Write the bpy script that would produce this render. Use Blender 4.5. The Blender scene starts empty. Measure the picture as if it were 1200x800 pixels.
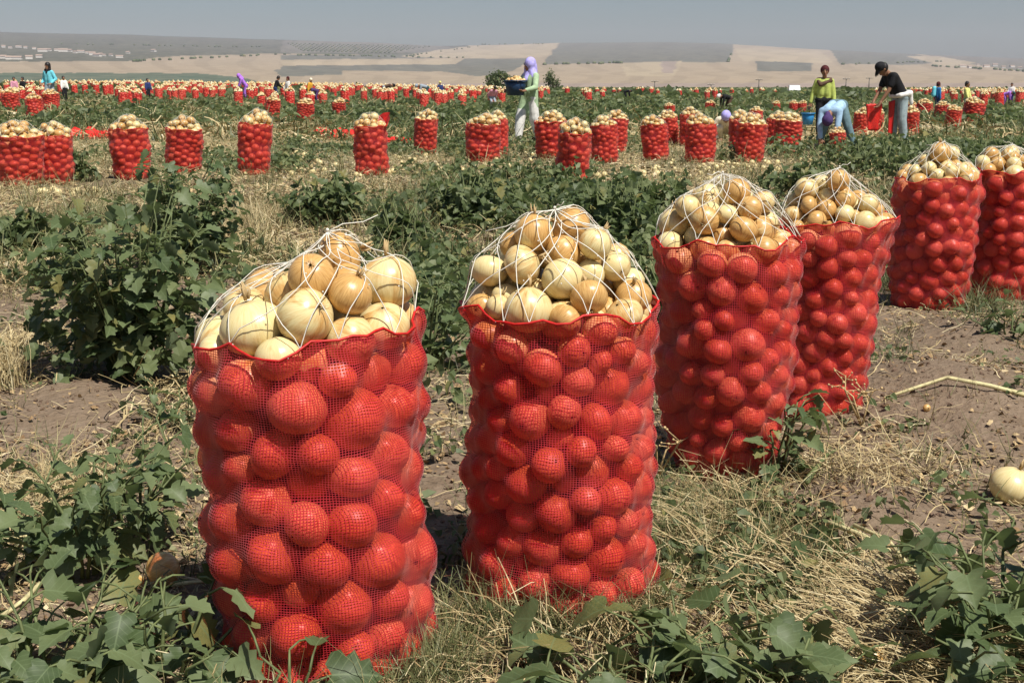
import bpy, math, random
import numpy as np
from mathutils import Vector, Matrix, Euler, Quaternion

rng = np.random.default_rng(11)
random.seed(5)
C = bpy.context.scene.collection
SC = bpy.context.scene
R = math.radians

# ------------------------------------------------------------------ camera
W0, H0 = 1200.0, 800.0            # pixel size of the photograph
FPX = 1500.0                      # focal length in those pixels
HORIZON = 100.0
CAM_H = 1.2
PITCH = math.atan((H0 / 2 - HORIZON) / FPX)
cam = bpy.data.cameras.new('camera')
cam.sensor_width = 36.0
cam.lens = FPX / W0 * 36.0
cam.clip_start, cam.clip_end = 0.05, 30000
cam_ob = bpy.data.objects.new('camera', cam)
C.objects.link(cam_ob)
cam_ob.location = (0, 0, CAM_H)
cam_ob.rotation_euler = (math.pi / 2 - PITCH, 0, 0)
SC.camera = cam_ob

# ------------------------------------------------------------------ sky, sun, exposure
SUN_EL, SUN_AZ = R(60), R(140)     # azimuth clockwise from +Y (the view direction)
world = bpy.data.worlds.new('World')
SC.world = world
world.use_nodes = True
nt = world.node_tree
sky = nt.nodes.new('ShaderNodeTexSky')
sky.sky_type = 'NISHITA'
sky.sun_disc = False
sky.sun_elevation = SUN_EL
sky.sun_rotation = SUN_AZ
sky.air_density, sky.dust_density, sky.ozone_density = 1.0, 1.0, 4.0
bg = nt.nodes['Background']
bg.inputs['Strength'].default_value = 0.055
nt.links.new(sky.outputs[0], bg.inputs[0])
sun = bpy.data.lights.new('sun', 'SUN')
sun.energy = 4.9
sun.angle = R(0.5)
sun.color = (1.0, 0.95, 0.87)
sun_ob = bpy.data.objects.new('sun', sun)
C.objects.link(sun_ob)
sd = Vector((math.sin(SUN_AZ) * math.cos(SUN_EL), math.cos(SUN_AZ) * math.cos(SUN_EL), math.sin(SUN_EL)))
sun_ob.rotation_euler = (-sd).to_track_quat('-Z', 'Y').to_euler()
SC.view_settings.view_transform = 'Standard'
SC.view_settings.look = 'None'
SC.view_settings.exposure = 0.34
SC.view_settings.gamma = 1.0
SC.cycles.max_bounces = 7
SC.cycles.transparent_max_bounces = 12
SC.cycles.diffuse_bounces = 3
SC.cycles.glossy_bounces = 2
SC.cycles.transmission_bounces = 3
SC.cycles.volume_bounces = 0
SC.cycles.use_denoising = True
HAZE = 0.000085

# ------------------------------------------------------------------ small helpers
def sstep(a, b, x):
    t = np.clip((np.asarray(x, float) - a) / (b - a), 0, 1)
    return t * t * (3 - 2 * t)

def vnoise(x, y, seed=0):
    x = np.asarray(x, float); y = np.asarray(y, float)
    xi = np.floor(x).astype(np.int64); yi = np.floor(y).astype(np.int64)
    fx = x - xi; fy = y - yi
    fx = fx * fx * (3 - 2 * fx); fy = fy * fy * (3 - 2 * fy)
    def h(i, j):
        n = (i * 374761393 + j * 668265263 + seed * 1442695041) & 0x7fffffff
        n = ((n ^ (n >> 13)) * 1274126177) & 0x7fffffff
        n = (n ^ (n >> 16)) & 0xffff
        return n / 65535.0
    a, b, c, d = h(xi, yi), h(xi + 1, yi), h(xi, yi + 1), h(xi + 1, yi + 1)
    return (a * (1 - fx) + b * fx) * (1 - fy) + (c * (1 - fx) + d * fx) * fy

def fbm(x, y, seed=0, octv=4):
    s = 0; a = 0.5; f = 1.0
    for o in range(octv):
        s = s + a * vnoise(x * f, y * f, seed + o * 17)
        a *= 0.5; f *= 2.03
    return s

CAM_M = Matrix.Translation((0, 0, CAM_H)) @ Euler((math.pi / 2 - PITCH, 0, 0)).to_matrix().to_4x4()
def ray(px, py):
    d = Vector(((px - W0 / 2) / FPX, -(py - H0 / 2) / FPX, -1.0))
    return (CAM_M.to_3x3() @ d)
def flat(px, py, z=0.0):
    d = ray(px, py)
    t = (z - CAM_H) / d.z
    return Vector((d.x * t, d.y * t, z))
def project(p):
    """world points (n,3) -> photo pixels and depth"""
    p = np.atleast_2d(np.asarray(p, float)) - np.array([0, 0, CAM_H])
    c, s = math.cos(PITCH), math.sin(PITCH)
    depth = p[:, 1] * c - p[:, 2] * s
    up = p[:, 1] * s + p[:, 2] * c
    return W0 / 2 + FPX * p[:, 0] / depth, H0 / 2 - FPX * up / depth, depth

MOUNDS = []   # (x, y, rx, ry, height)
for (cx, cy, rx, ry, hh) in [(1120, 470, 120, 55, .10), (1010, 600, 110, 35, .06), (1160, 405, 90, 30, .07),
                             (90, 480, 120, 40, .05), (520, 560, 60, 70, .03)]:
    p = flat(cx, cy)
    q0, q1 = flat(cx, cy - ry), flat(cx, cy + ry)
    MOUNDS.append((p.x, p.y, (flat(cx + rx, cy).x - p.x), (q0.y - q1.y) / 2, hh))

def gz_smooth(x, y):
    x = np.asarray(x, float); y = np.asarray(y, float)
    yy = np.maximum(y, 1.0)
    z = 0.9 * sstep(35, 160, y) * sstep(0.15, -0.35, x / yy)
    return z
def gz(x, y):
    x = np.asarray(x, float); y = np.asarray(y, float)
    z = gz_smooth(x, y)
    d = np.hypot(x, y)
    amp = 1 - sstep(40, 120, d)
    z = z + amp * (0.07 * (fbm(x * 0.9, y * 0.9, 3, 3) - .45) + 0.035 * (fbm(x * 4, y * 4, 9, 3) - .45))
    z = z + 0.02 * (1 - sstep(7, 14, d)) * (fbm(x * 16, y * 16, 21, 3) - .45)
    for (mx, my, rx, ry, hh) in MOUNDS:
        z = z + hh * np.exp(-(((x - mx) / rx) ** 2 + ((y - my) / ry) ** 2) * 1.3)
    return z
def g1(x, y):
    return float(gz(np.array([x]), np.array([y]))[0])
def at(px, py):
    """photo pixel -> point on the ground"""
    z = 0.0
    for _ in range(12):
        p = flat(px, py, z)
        z = float(gz_smooth(p.x, p.y)) if p.y > 30 else g1(p.x, p.y)
    return Vector((p.x, p.y, z))

# ---- mesh building
def mesh_np(name, v, f, mats=(), uv=None, attrs=None, smooth=False, mi=None):
    """f: (m,3) or (m,4) int array"""
    v = np.asarray(v, np.float32); f = np.asarray(f, np.int32)
    me = bpy.data.meshes.new(name)
    k = f.shape[1]
    me.vertices.add(len(v)); me.vertices.foreach_set('co', v.ravel())
    me.loops.add(f.size); me.loops.foreach_set('vertex_index', f.ravel())
    me.polygons.add(len(f)); me.polygons.foreach_set('loop_start', np.arange(0, f.size, k, dtype=np.int32))
    if mi is not None:
        me.polygons.foreach_set('material_index', np.asarray(mi, np.int32))
    me.update(calc_edges=True)
    if uv is not None:
        l = me.uv_layers.new(name='UVMap')
        l.data.foreach_set('uv', np.asarray(uv, np.float32)[f.ravel()].ravel())
    for an, av in (attrs or {}).items():
        av = np.asarray(av, np.float32)
        if av.ndim == 1:
            a = me.attributes.new(an, 'FLOAT', 'POINT'); a.data.foreach_set('value', av)
        else:
            a = me.attributes.new(an, 'FLOAT_COLOR', 'POINT'); a.data.foreach_set('color', av.ravel())
    me.polygons.foreach_set('use_smooth', np.full(len(f), bool(smooth)))
    for m in mats: me.materials.append(m)
    me.validate()
    return me

def add(name, data, parent=None, loc=None, rot=None, scale=None):
    o = bpy.data.objects.new(name, data)
    C.objects.link(o)
    if parent is not None: o.parent = parent
    if loc is not None: o.location = loc
    if rot is not None: o.rotation_euler = rot
    if scale is not None: o.scale = (scale,) * 3 if isinstance(scale, (int, float)) else scale
    return o
def tag(o, label=None, cat=None, group=None, kind=None):
    if label: o['label'] = label
    if cat: o['category'] = cat
    if group: o['group'] = group
    if kind: o['kind'] = kind
    return o

class MB:
    """collects triangles and quads for ONE mesh"""
    def __init__(s): s.v = []; s.f = []; s.m = []; s.a = []
    def add(s, vs, fs, mi=0, a=0.0):
        b = len(s.v)
        s.v += [tuple(p) for p in vs]; s.f += [tuple(i + b for i in q) for q in fs]; s.m += [mi] * len(fs); s.a += [a] * len(vs)
    def box(s, c, d, mi=0, rot=0.0):
        cx, cy, cz = c; dx, dy, dz = (k / 2 for k in d)
        cr, sr = math.cos(rot), math.sin(rot)
        vs = []
        for sx in (-1, 1):
            for sy in (-1, 1):
                for sz in (-1, 1):
                    x, y = sx * dx, sy * dy
                    vs.append((cx + x * cr - y * sr, cy + x * sr + y * cr, cz + sz * dz))
        s.add(vs, [(0, 1, 3, 2), (4, 6, 7, 5), (0, 4, 5, 1), (2, 3, 7, 6), (0, 2, 6, 4), (1, 5, 7, 3)], mi)
    def tube(s, pts, rad, n=6, mi=0, cap=True, a=0.0):
        pts = [Vector(p) for p in pts]
        if not hasattr(rad, '__len__'): rad = [rad] * len(pts)
        vs, fs = [], []
        t0 = (pts[1] - pts[0]).normalized()
        up = Vector((0, 0, 1)) if abs(t0.z) < .9 else Vector((1, 0, 0))
        u = t0.cross(up).normalized()
        for i, p in enumerate(pts):
            t = (pts[min(i + 1, len(pts) - 1)] - pts[max(i - 1, 0)])
            if t.length < 1e-9: t = t0
            t.normalize()
            u = (u - t * u.dot(t))
            if u.length < 1e-6: u = t.orthogonal()
            u.normalize(); w = t.cross(u)
            for k in range(n):
                an = 2 * math.pi * k / n
                vs.append(p + (u * math.cos(an) + w * math.sin(an)) * rad[i])
        for i in range(len(pts) - 1):
            for k in range(n):
                k2 = (k + 1) % n
                fs.append((i * n + k, i * n + k2, (i + 1) * n + k2, (i + 1) * n + k))
        if cap:
            fs.append(tuple(reversed(range(n)))); fs.append(tuple((len(pts) - 1) * n + k for k in range(n)))
        s.add(vs, fs, mi, a)
    def lathe(s, prof, n=20, mi=0, c=(0, 0, 0)):
        vs, fs = [], []
        for (r, z) in prof:
            for k in range(n):
                an = 2 * math.pi * k / n
                vs.append((c[0] + r * math.cos(an), c[1] + r * math.sin(an), c[2] + z))
        for i in range(len(prof) - 1):
            for k in range(n):
                k2 = (k + 1) % n
                fs.append((i * n + k, i * n + k2, (i + 1) * n + k2, (i + 1) * n + k))
        s.add(vs, fs, mi)
    def ball(s, c, r, n=10, m=7, mi=0, sc=(1, 1, 1), a=0.0):
        vs, fs = [], []
        for i in range(m + 1):
            ph = -math.pi / 2 + math.pi * i / m
            for k in range(n):
                an = 2 * math.pi * k / n
                vs.append((c[0] + r * sc[0] * math.cos(ph) * math.cos(an), c[1] + r * sc[1] * math.cos(ph) * math.sin(an), c[2] + r * sc[2] * math.sin(ph)))
        for i in range(m):
            for k in range(n):
                k2 = (k + 1) % n
                fs.append((i * n + k, i * n + k2, (i + 1) * n + k2, (i + 1) * n + k))
        s.add(vs, fs, mi, a)
    def caps(s, a, b, ra, rb, n=12):
        a, b = Vector(a), Vector(b)
        d = b - a
        L = max(d.length, 1e-4); t = d / L
        P, Q = [], []
        for i in range(5):
            an = math.pi / 2 * (1 - i / 4.0)
            P.append(a - t * ra * math.sin(an)); Q.append(max(ra * math.cos(an), ra * .05))
        for i in range(1, 4):
            P.append(a + d * (i / 4)); Q.append(ra + (rb - ra) * i / 4)
        for i in range(5):
            an = math.pi / 2 * (i / 4.0)
            P.append(b + t * rb * math.sin(an)); Q.append(max(rb * math.cos(an), rb * .05))
        s.tube(P, Q, n)
    def mesh(s, name, mats, smooth=True, attr=None):
        me = bpy.data.meshes.new(name)
        me.from_pydata(s.v, [], s.f)
        me.polygons.foreach_set('material_index', s.m)
        me.polygons.foreach_set('use_smooth', [smooth] * len(s.f))
        if attr:
            at_ = me.attributes.new(attr, 'FLOAT', 'POINT'); at_.data.foreach_set('value', s.a)
        for m in (mats if isinstance(mats, (list, tuple)) else [mats]): me.materials.append(m)
        me.update()
        return me

# ------------------------------------------------------------------ materials
class NT:
    def __init__(s, name):
        s.m = bpy.data.materials.new(name); s.m.use_nodes = True
        s.t = s.m.node_tree; s.t.nodes.clear()
        s.out = s.n('ShaderNodeOutputMaterial')
    def n(s, typ, **kw):
        nd = s.t.nodes.new(typ)
        for k, v in kw.items(): setattr(nd, k, v)
        return nd
    def l(s, a, b): s.t.links.new(a, b)
    def val(s, sock, v):
        if hasattr(v, 'is_output'): s.l(v, sock)
        elif v is not None: sock.default_value = v
    def math(s, op, a, b=None, c=None, clamp=False):
        nd = s.n('ShaderNodeMath', operation=op, use_clamp=clamp)
        s.val(nd.inputs[0], a); s.val(nd.inputs[1], b)
        if c is not None: s.val(nd.inputs[2], c)
        return nd.outputs[0]
    def mix(s, fac, a, b, blend='MIX'):
        nd = s.n('ShaderNodeMix', data_type='RGBA', blend_type=blend)
        s.val(nd.inputs[0], fac)
        for sock, v in ((nd.inputs[6], a), (nd.inputs[7], b)):
            s.val(sock, v if hasattr(v, 'is_output') else (*v, 1.0))
        return nd.outputs[2]
    def noise(s, vec, scale, detail=3.0, rough=.55, dist=0.0):
        nd = s.n('ShaderNodeTexNoise')
        if vec is not None: s.l(vec, nd.inputs['Vector'])
        nd.inputs['Scale'].default_value = scale; nd.inputs['Detail'].default_value = detail
        nd.inputs['Roughness'].default_value = rough; nd.inputs['Distortion'].default_value = dist
        return nd.outputs['Fac']
    def ramp(s, fac, stops):
        nd = s.n('ShaderNodeValToRGB')
        e = nd.color_ramp.elements
        while len(e) < len(stops): e.new(0.5)
        for el, (p, c) in zip(e, stops):
            el.position = p; el.color = (*c, 1.0) if len(c) == 3 else c
        s.l(fac, nd.inputs[0])
        return nd.outputs[0]
    def rng(s, v, a, b, c=0.0, d=1.0):
        nd = s.n('ShaderNodeMapRange'); s.val(nd.inputs[0], v)
        for i, k in enumerate((a, b, c, d)): nd.inputs[i + 1].default_value = k
        return nd.outputs[0]
    def bump(s, h, strength=.3, dist=.01):
        nd = s.n('ShaderNodeBump'); s.l(h, nd.inputs['Height'])
        nd.inputs['Strength'].default_value = strength; nd.inputs['Distance'].default_value = dist
        return nd.outputs[0]
    def attr(s, name, out='Fac'):
        return s.n('ShaderNodeAttribute', attribute_name=name).outputs[out]
    def bsdf(s, col, rough=.6, spec=.3, normal=None, **kw):
        nd = s.n('ShaderNodeBsdfPrincipled')
        s.val(nd.inputs['Base Color'], col if hasattr(col, 'is_output') else (*col, 1.0))
        s.val(nd.inputs['Roughness'], rough)
        nd.inputs['Specular IOR Level'].default_value = spec
        if normal is not None: s.l(normal, nd.inputs['Normal'])
        for k, v in kw.items(): s.val(nd.inputs[k], v)
        return nd.outputs[0]
    def finish(s, surf): s.l(surf, s.out.inputs[0]); return s.m
    def coord(s, w='Object'): return s.n('ShaderNodeTexCoord').outputs[w]

def simple(name, col, rough=.6, spec=.3, var=.15, scale=20.0, bump=0.0, bscale=60.0):
    t = NT(name)
    c = t.coord()
    n = t.noise(c, scale, 4)
    dk = tuple(k * (1 - var) for k in col); lt = tuple(min(1, k * (1 + var)) for k in col)
    cc = t.mix(t.rng(n, .3, .7), dk, lt)
    nm = t.bump(t.noise(c, bscale, 3), bump, .01) if bump else None
    return t.finish(t.bsdf(cc, rough, spec, nm))

def onion_material(name='onion_skin', peel=(.44, .32)):
    t = NT(name)
    uv = t.n('ShaderNodeUVMap').outputs[0]
    sp = t.n('ShaderNodeSeparateXYZ'); t.l(uv, sp.inputs[0])
    rnd = t.math('ADD', t.n('ShaderNodeObjectInfo').outputs['Random'], t.attr('tint'))
    rnd = t.math('FRACT', rnd)
    seed = t.math('MULTIPLY', rnd, 37.0)
    # meridian streaks: noise stretched from root to neck, on a circle so that it closes
    ang = t.math('MULTIPLY', sp.outputs[0], 2 * math.pi)
    cx = t.math('COSINE', ang); sx = t.math('SINE', ang)
    cv = t.n('ShaderNodeCombineXYZ')
    t.l(cx, cv.inputs[0]); t.l(sx, cv.inputs[1])
    t.l(t.math('ADD', t.math('MULTIPLY', sp.outputs[1], .35), seed), cv.inputs[2])
    st = t.noise(cv.outputs[0], 15.0, 5, .6)
    cb = t.n('ShaderNodeCombineXYZ')
    t.l(cx, cb.inputs[0]); t.l(sx, cb.inputs[1]); t.l(t.math('ADD', t.math('MULTIPLY', sp.outputs[1], 1.6), seed), cb.inputs[2])
    bl = t.noise(cb.outputs[0], 1.3, 4, .6, .6)
    gold = t.mix(t.rng(st, .30, .70), (.42, .215, .058), (.70, .44, .16))
    pale = t.mix(t.rng(st, .2, .75), (.60, .455, .18), (.79, .68, .37))
    # how much of the brown outer skin has come off, from onion to onion
    edge = t.math('MULTIPLY_ADD', rnd, *peel)
    dif = t.math('SUBTRACT', bl, edge)
    col = t.mix(t.rng(dif, -.09, .09), gold, pale)
    # neck and root ends: brown dry tips
    ends = t.math('ABSOLUTE', t.math('SUBTRACT', sp.outputs[1], .5))
    col = t.mix(t.rng(ends, .42, .48, 0, .5), col, (.26, .15, .06))
    spots = t.noise(cb.outputs[0], 6.0, 3, .7)
    col = t.mix(t.rng(spots, .68, .76, 0, .4), col, (.20, .11, .05))
    nm = t.bump(st, .06, .003)
    return t.finish(t.bsdf(col, t.rng(bl, .3, .7, .26, .42), .5, nm))

def net_material(cell_u=.0060, cell_v=.0050, open_=.56):
    t = NT('red_net_mesh')
    uv = t.n('ShaderNodeUVMap').outputs[0]
    sp = t.n('ShaderNodeSeparateXYZ'); t.l(uv, sp.inputs[0])
    def line(o, cell, w):
        f = t.math('FRACT', t.math('DIVIDE', o, cell))
        a = t.math('ABSOLUTE', t.math('SUBTRACT', f, .5))
        return t.math('GREATER_THAN', a, .5 - w / 2)
    wob = t.noise(uv, 14.0, 2)
    u = t.math('MULTIPLY_ADD', wob, .010, sp.outputs[0]); v = t.math('MULTIPLY_ADD', wob, .014, sp.outputs[1])
    w = 1 - math.sqrt(open_)
    thread = t.math('MAXIMUM', line(u, cell_u, w * .85), line(v, cell_v, w * 1.15))
    # where the knit bunches up it is denser
    bunch = t.noise(uv, 7.0, 3)
    red = t.mix(t.rng(bunch, .35, .65), (.50, .014, .028), (.64, .055, .074))
    fib = t.bsdf(red, .40, .5, None, **{'Sheen Weight': .45, 'Sheen Roughness': .45, 'Sheen Tint': (1, .75, .72, 1)})
    tl = t.n('ShaderNodeBsdfTranslucent'); tl.inputs[0].default_value = (.75, .05, .03, 1)
    ms = t.n('ShaderNodeMixShader'); ms.inputs[0].default_value = .3
    t.l(fib, ms.inputs[1]); t.l(tl.outputs[0], ms.inputs[2])
    tr = t.n('ShaderNodeBsdfTransparent'); tr.inputs[0].default_value = (1, .50, .50, 1)
    m2 = t.n('ShaderNodeMixShader')
    t.l(t.math('MAXIMUM', thread, t.rng(bunch, .70, .78, 0, .5)), m2.inputs[0]); t.l(tr.outputs[0], m2.inputs[1]); t.l(ms.outputs[0], m2.inputs[2])
    return t.finish(m2.outputs[0])

def leaf_material(name, dark, light, back=(.15, .19, .10), veins=False):
    t = NT(name)
    a = t.math('FRACT', t.math('ADD', t.attr('tint'), t.n('ShaderNodeObjectInfo').outputs['Random']))
    n = t.noise(t.coord(), 30.0, 3)
    k = t.math('MULTIPLY_ADD', n, .35, t.math('MULTIPLY', a, .75))
    col = t.mix(t.rng(k, .1, .9), dark, light)
    old = t.math('FRACT', t.math('MULTIPLY', a, 13.7))
    col = t.mix(t.rng(t.math('ADD', old, t.math('MULTIPLY', n, .25)), 1.0, 1.12, 0, .8), col, (.27, .23, .075))
    uv = t.n('ShaderNodeSeparateXYZ'); t.l(t.n('ShaderNodeUVMap').outputs[0], uv.inputs[0])
    ax = t.math('ABSOLUTE', uv.outputs[0])
    ribs = t.math('ABSOLUTE', t.math('SUBTRACT', t.math('FRACT', t.math('MULTIPLY', t.math('MULTIPLY_ADD', ax, -.85, uv.outputs[1]), 5.0)), .5))
    vein = t.math('MAXIMUM', t.rng(ax, .012, .03, 1, 0), t.rng(ribs, .03, .10, .6, 0))
    if veins: col = t.mix(t.math('MULTIPLY', vein, .55), col, (.19, .25, .12))
    geo = t.n('ShaderNodeNewGeometry').outputs['Backfacing']
    col2 = t.mix(geo, col, back)
    b = t.bsdf(col2, .50, .3)
    tl = t.n('ShaderNodeBsdfTranslucent'); t.l(t.mix(.5, col2, (.16, .24, .04)), tl.inputs[0])
    ms = t.n('ShaderNodeMixShader'); ms.inputs[0].default_value = .30
    t.l(b, ms.inputs[1]); t.l(tl.outputs[0], ms.inputs[2])
    return t.finish(ms.outputs[0])

def tint_material(name, stops, rough=.7, spec=.2):
    t = NT(name)
    col = t.ramp(t.attr('tint'), stops)
    n = t.noise(t.coord(), 40.0, 2)
    col = t.mix(t.rng(n, .3, .7, 0, .35), col, (.2, .14, .07))
    return t.finish(t.bsdf(col, rough, spec))

def ground_material():
    t = NT('dry_soil')
    c = t.coord()
    n1 = t.noise(c, 1.4, 5, .6); n2 = t.noise(c, 14.0, 5, .65); n3 = t.noise(c, 90.0, 3, .6)
    soil = t.mix(t.rng(n1, .3, .7), (.142, .099, .064), (.212, .155, .104))
    soil = t.mix(t.rng(n2, .35, .7, 0, .7), soil, (.255, .192, .138))
    soil = t.mix(t.rng(n3, .56, .70, 0, .6), soil, (.075, .05, .034))
    cover = t.attr('cover', 'Color')
    far = t.attr('far')
    cov = t.mix(t.rng(n3, .3, .7, 0, .5), cover, t.mix(t.rng(n2, .3, .7), (.075, .085, .035), (.40, .32, .17)))
    col = t.mix(far, soil, cov)
    h = t.math('ADD', t.math('MULTIPLY', n2, .6), t.math('MULTIPLY', n3, .25))
    vor = t.n('ShaderNodeTexVoronoi'); t.l(c, vor.inputs['Vector']); vor.inputs['Scale'].default_value = 34
    h = t.math('ADD', h, t.math('MULTIPLY', vor.outputs['Distance'], .35))
    return t.finish(t.bsdf(col, .95, .1, t.bump(h, .8, .03)))

def hill_material():
    t = NT('hillside_fields')
    col = t.attr('cover', 'Color')
    c = t.coord()
    mp = t.n('ShaderNodeMapping'); t.l(c, mp.inputs[0]); mp.inputs['Scale'].default_value = (1, .25, 1)
    n = t.noise(mp.outputs[0], .012, 5, .6)
    col = t.mix(t.rng(n, .3, .7, 0, .28), col, (.16, .14, .10))
    n2 = t.noise(c, .05, 4)
    col = t.mix(t.rng(n2, .4, .75, 0, .25), col, (.5, .42, .30))
    return t.finish(t.bsdf(col, .95, .05))

M = {}
M['onion'] = onion_material()
M['paleonion'] = onion_material('pale_onion_skin', (.05, .16))
M['goldonion'] = onion_material('golden_onion_skin', (.05, .60))
M['net'] = net_material()
M['net_far'] = net_material(.0072, .0060, .60)
M['hem'] = simple('red_hem', (.52, .014, .012), .5, .4, .25, 60)
M['redcloth'] = simple('red_sack_cloth', (.60, .022, .016), .55, .35, .3, 30, .4, 40)
M['string'] = simple('white_string', (.72, .69, .60), .6, .3, .1, 80)
M['neck'] = simple('dry_onion_neck', (.50, .36, .18), .8, .15, .4, 120)
M['leaf'] = leaf_material('weed_leaf', (.052, .086, .030), (.165, .205, .092), veins=True)
M['leaf_mid'] = leaf_material('weed_foliage', (.052, .082, .030), (.175, .205, .088))
M['stem'] = simple('weed_stem', (.12, .145, .055), .6, .3, .35, 40)
M['palestalk'] = simple('pale_dry_stalk', (.56, .50, .26), .6, .3, .3, 50)
M['straw'] = tint_material('dry_straw', [(0, (.22, .15, .07)), (.3, (.38, .29, .14)), (.7, (.55, .44, .23)), (1, (.70, .61, .38))], .6, .25)
M['litter'] = tint_material('dry_litter', [(0, (.16, .09, .045)), (.35, (.34, .22, .11)), (.7, (.56, .42, .22)), (.9, (.66, .56, .36)), (1, (.75, .68, .50))])
M['grass'] = tint_material('grass_blades', [(0, (.045, .075, .026)), (.45, (.095, .125, .045)), (.75, (.20, .20, .085)), (1, (.42, .36, .18))], .5, .3)
M['clod'] = simple('soil_clod', (.165, .112, .078), .95, .1, .35, 40, .6, 80)
M['ground'] = ground_material()
M['hills'] = hill_material()

# ------------------------------------------------------------------ ground
def zone_green(x, y):
    """0..1: how weedy a spot is"""
    n = fbm(x * .55 + 7, y * .42 + 3, 31, 3) / .875
    n2 = fbm(x * .13, y * .09, 41, 2) / .75
    return n * .65 + n2 * .35
BARE = []
for (cx, cy, rx, ry) in [(90, 485, 110, 42), (523, 610, 34, 120), (1015, 598, 105, 42), (1120, 485, 115, 60), (1155, 412, 75, 32),
                         (110, 660, 80, 40), (140, 216, 60, 8), (60, 720, 60, 30), (700, 770, 60, 20)]:
    p = flat(cx, cy)
    BARE.append((p.x, p.y, flat(cx + rx, cy).x - p.x, (flat(cx, cy - ry).y - flat(cx, cy + ry).y) / 2))
def bare(x, y):
    b = np.zeros_like(np.asarray(x, float))
    wx = x + .12 * (fbm(x * 5, y * 5, 51, 2) - .4); wy = y + .2 * (fbm(x * 4, y * 4, 57, 2) - .4)
    for (mx, my, rx, ry) in BARE:
        b = np.maximum(b, 1 - sstep(.55, 1.15, np.hypot((wx - mx) / rx, (wy - my) / ry)))
    return b

def build_ground():
    front = np.arange(-27, 27.01, .25)
    rest = np.concatenate([np.arange(-180, -27, 6.0), front, np.arange(28, 180, 6.0)])
    th = np.radians(rest)
    rad = [0.25]
    while rad[-1] < 800: rad.append(rad[-1] * (1.0125 if rad[-1] > 1.2 else 1.2))
    rad = np.array(rad)
    A, Rr = np.meshgrid(th, rad)
    x = (np.sin(A) * Rr).ravel(); y = (np.cos(A) * Rr).ravel()
    z = gz(x, y)
    nc, nr = len(th), len(rad)
    i = np.arange(nr - 1)[:, None] * nc; j = np.arange(nc)[None, :]
    j2 = (j + 1) % nc
    f = np.stack([i + j, i + nc + j, i + nc + j2, i + j2], -1).reshape(-1, 4)
    d = np.hypot(x, y)
    g = zone_green(x, y)
    gr = sstep(.40, .60, g)[:, None]
    fine = fbm(x * 3, y * 1.2, 77, 3)[:, None] / .875
    straw = np.array([[.40, .32, .17]]) * (.7 + .6 * fine); green = np.array([[.085, .10, .042]]) * (.7 + .6 * fine)
    cov = straw * (1 - gr) + green * gr
    farther = sstep(60, 200, d)[:, None]
    cov = cov * (1 - farther) + farther * np.array([[.135, .14, .062]]) * (.8 + .4 * fine)
    cov = np.concatenate([cov, np.ones((len(x), 1))], 1)
    far = sstep(9, 28, d) * .85
    me = mesh_np('ground', np.stack([x, y, z], 1), f, [M['ground']], attrs={'cover': cov, 'far': far}, smooth=True)
    # the sheet closes under the camera
    o = add('ground', me)
    tag(o, kind='structure')
build_ground()

# ------------------------------------------------------------------ hills with their field pattern
def in_poly(px, py, poly):
    c = np.zeros(px.shape, bool)
    n = len(poly)
    for i in range(n):
        x0, y0 = poly[i]; x1, y1 = poly[(i + 1) % n]
        cond = (y0 > py) != (y1 > py)
        with np.errstate(divide='ignore', invalid='ignore'):
            xx = (x1 - x0) * (py - y0) / (y1 - y0 + 1e-12) + x0
        c ^= cond & (px < xx)
    return c
SKYLINE = [(-900, 30), (-300, 34), (0, 38), (150, 41), (300, 46), (430, 50), (520, 54.5), (600, 52.5), (660, 50.5), (770, 49.5), (850, 51.5), (960, 58), (1080, 64), (1200, 69), (1500, 76), (2100, 80)]
def hill_point(px, py, top):
    """direction through a pixel, and a distance that grows from the foot of the slope to the ridge"""
    t = np.clip((112 - py) / (112 - top), 0, 1)
    return 430 * (6200 / 430) ** (t ** .8)
def hill_xyz(px, py):
    px = np.asarray(px, float); py = np.asarray(py, float)
    top = np.interp(px, [s[0] for s in SKYLINE], [s[1] for s in SKYLINE])
    D = hill_point(px, py, top)
    dx = (px - W0 / 2) / FPX; dy = -(py - H0 / 2) / FPX
    c, s = math.cos(PITCH), math.sin(PITCH)
    wy = c + s * dy; wz = -s + c * dy
    k = D / np.hypot(dx, wy)
    return dx * k, wy * k, CAM_H + wz * k
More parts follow.
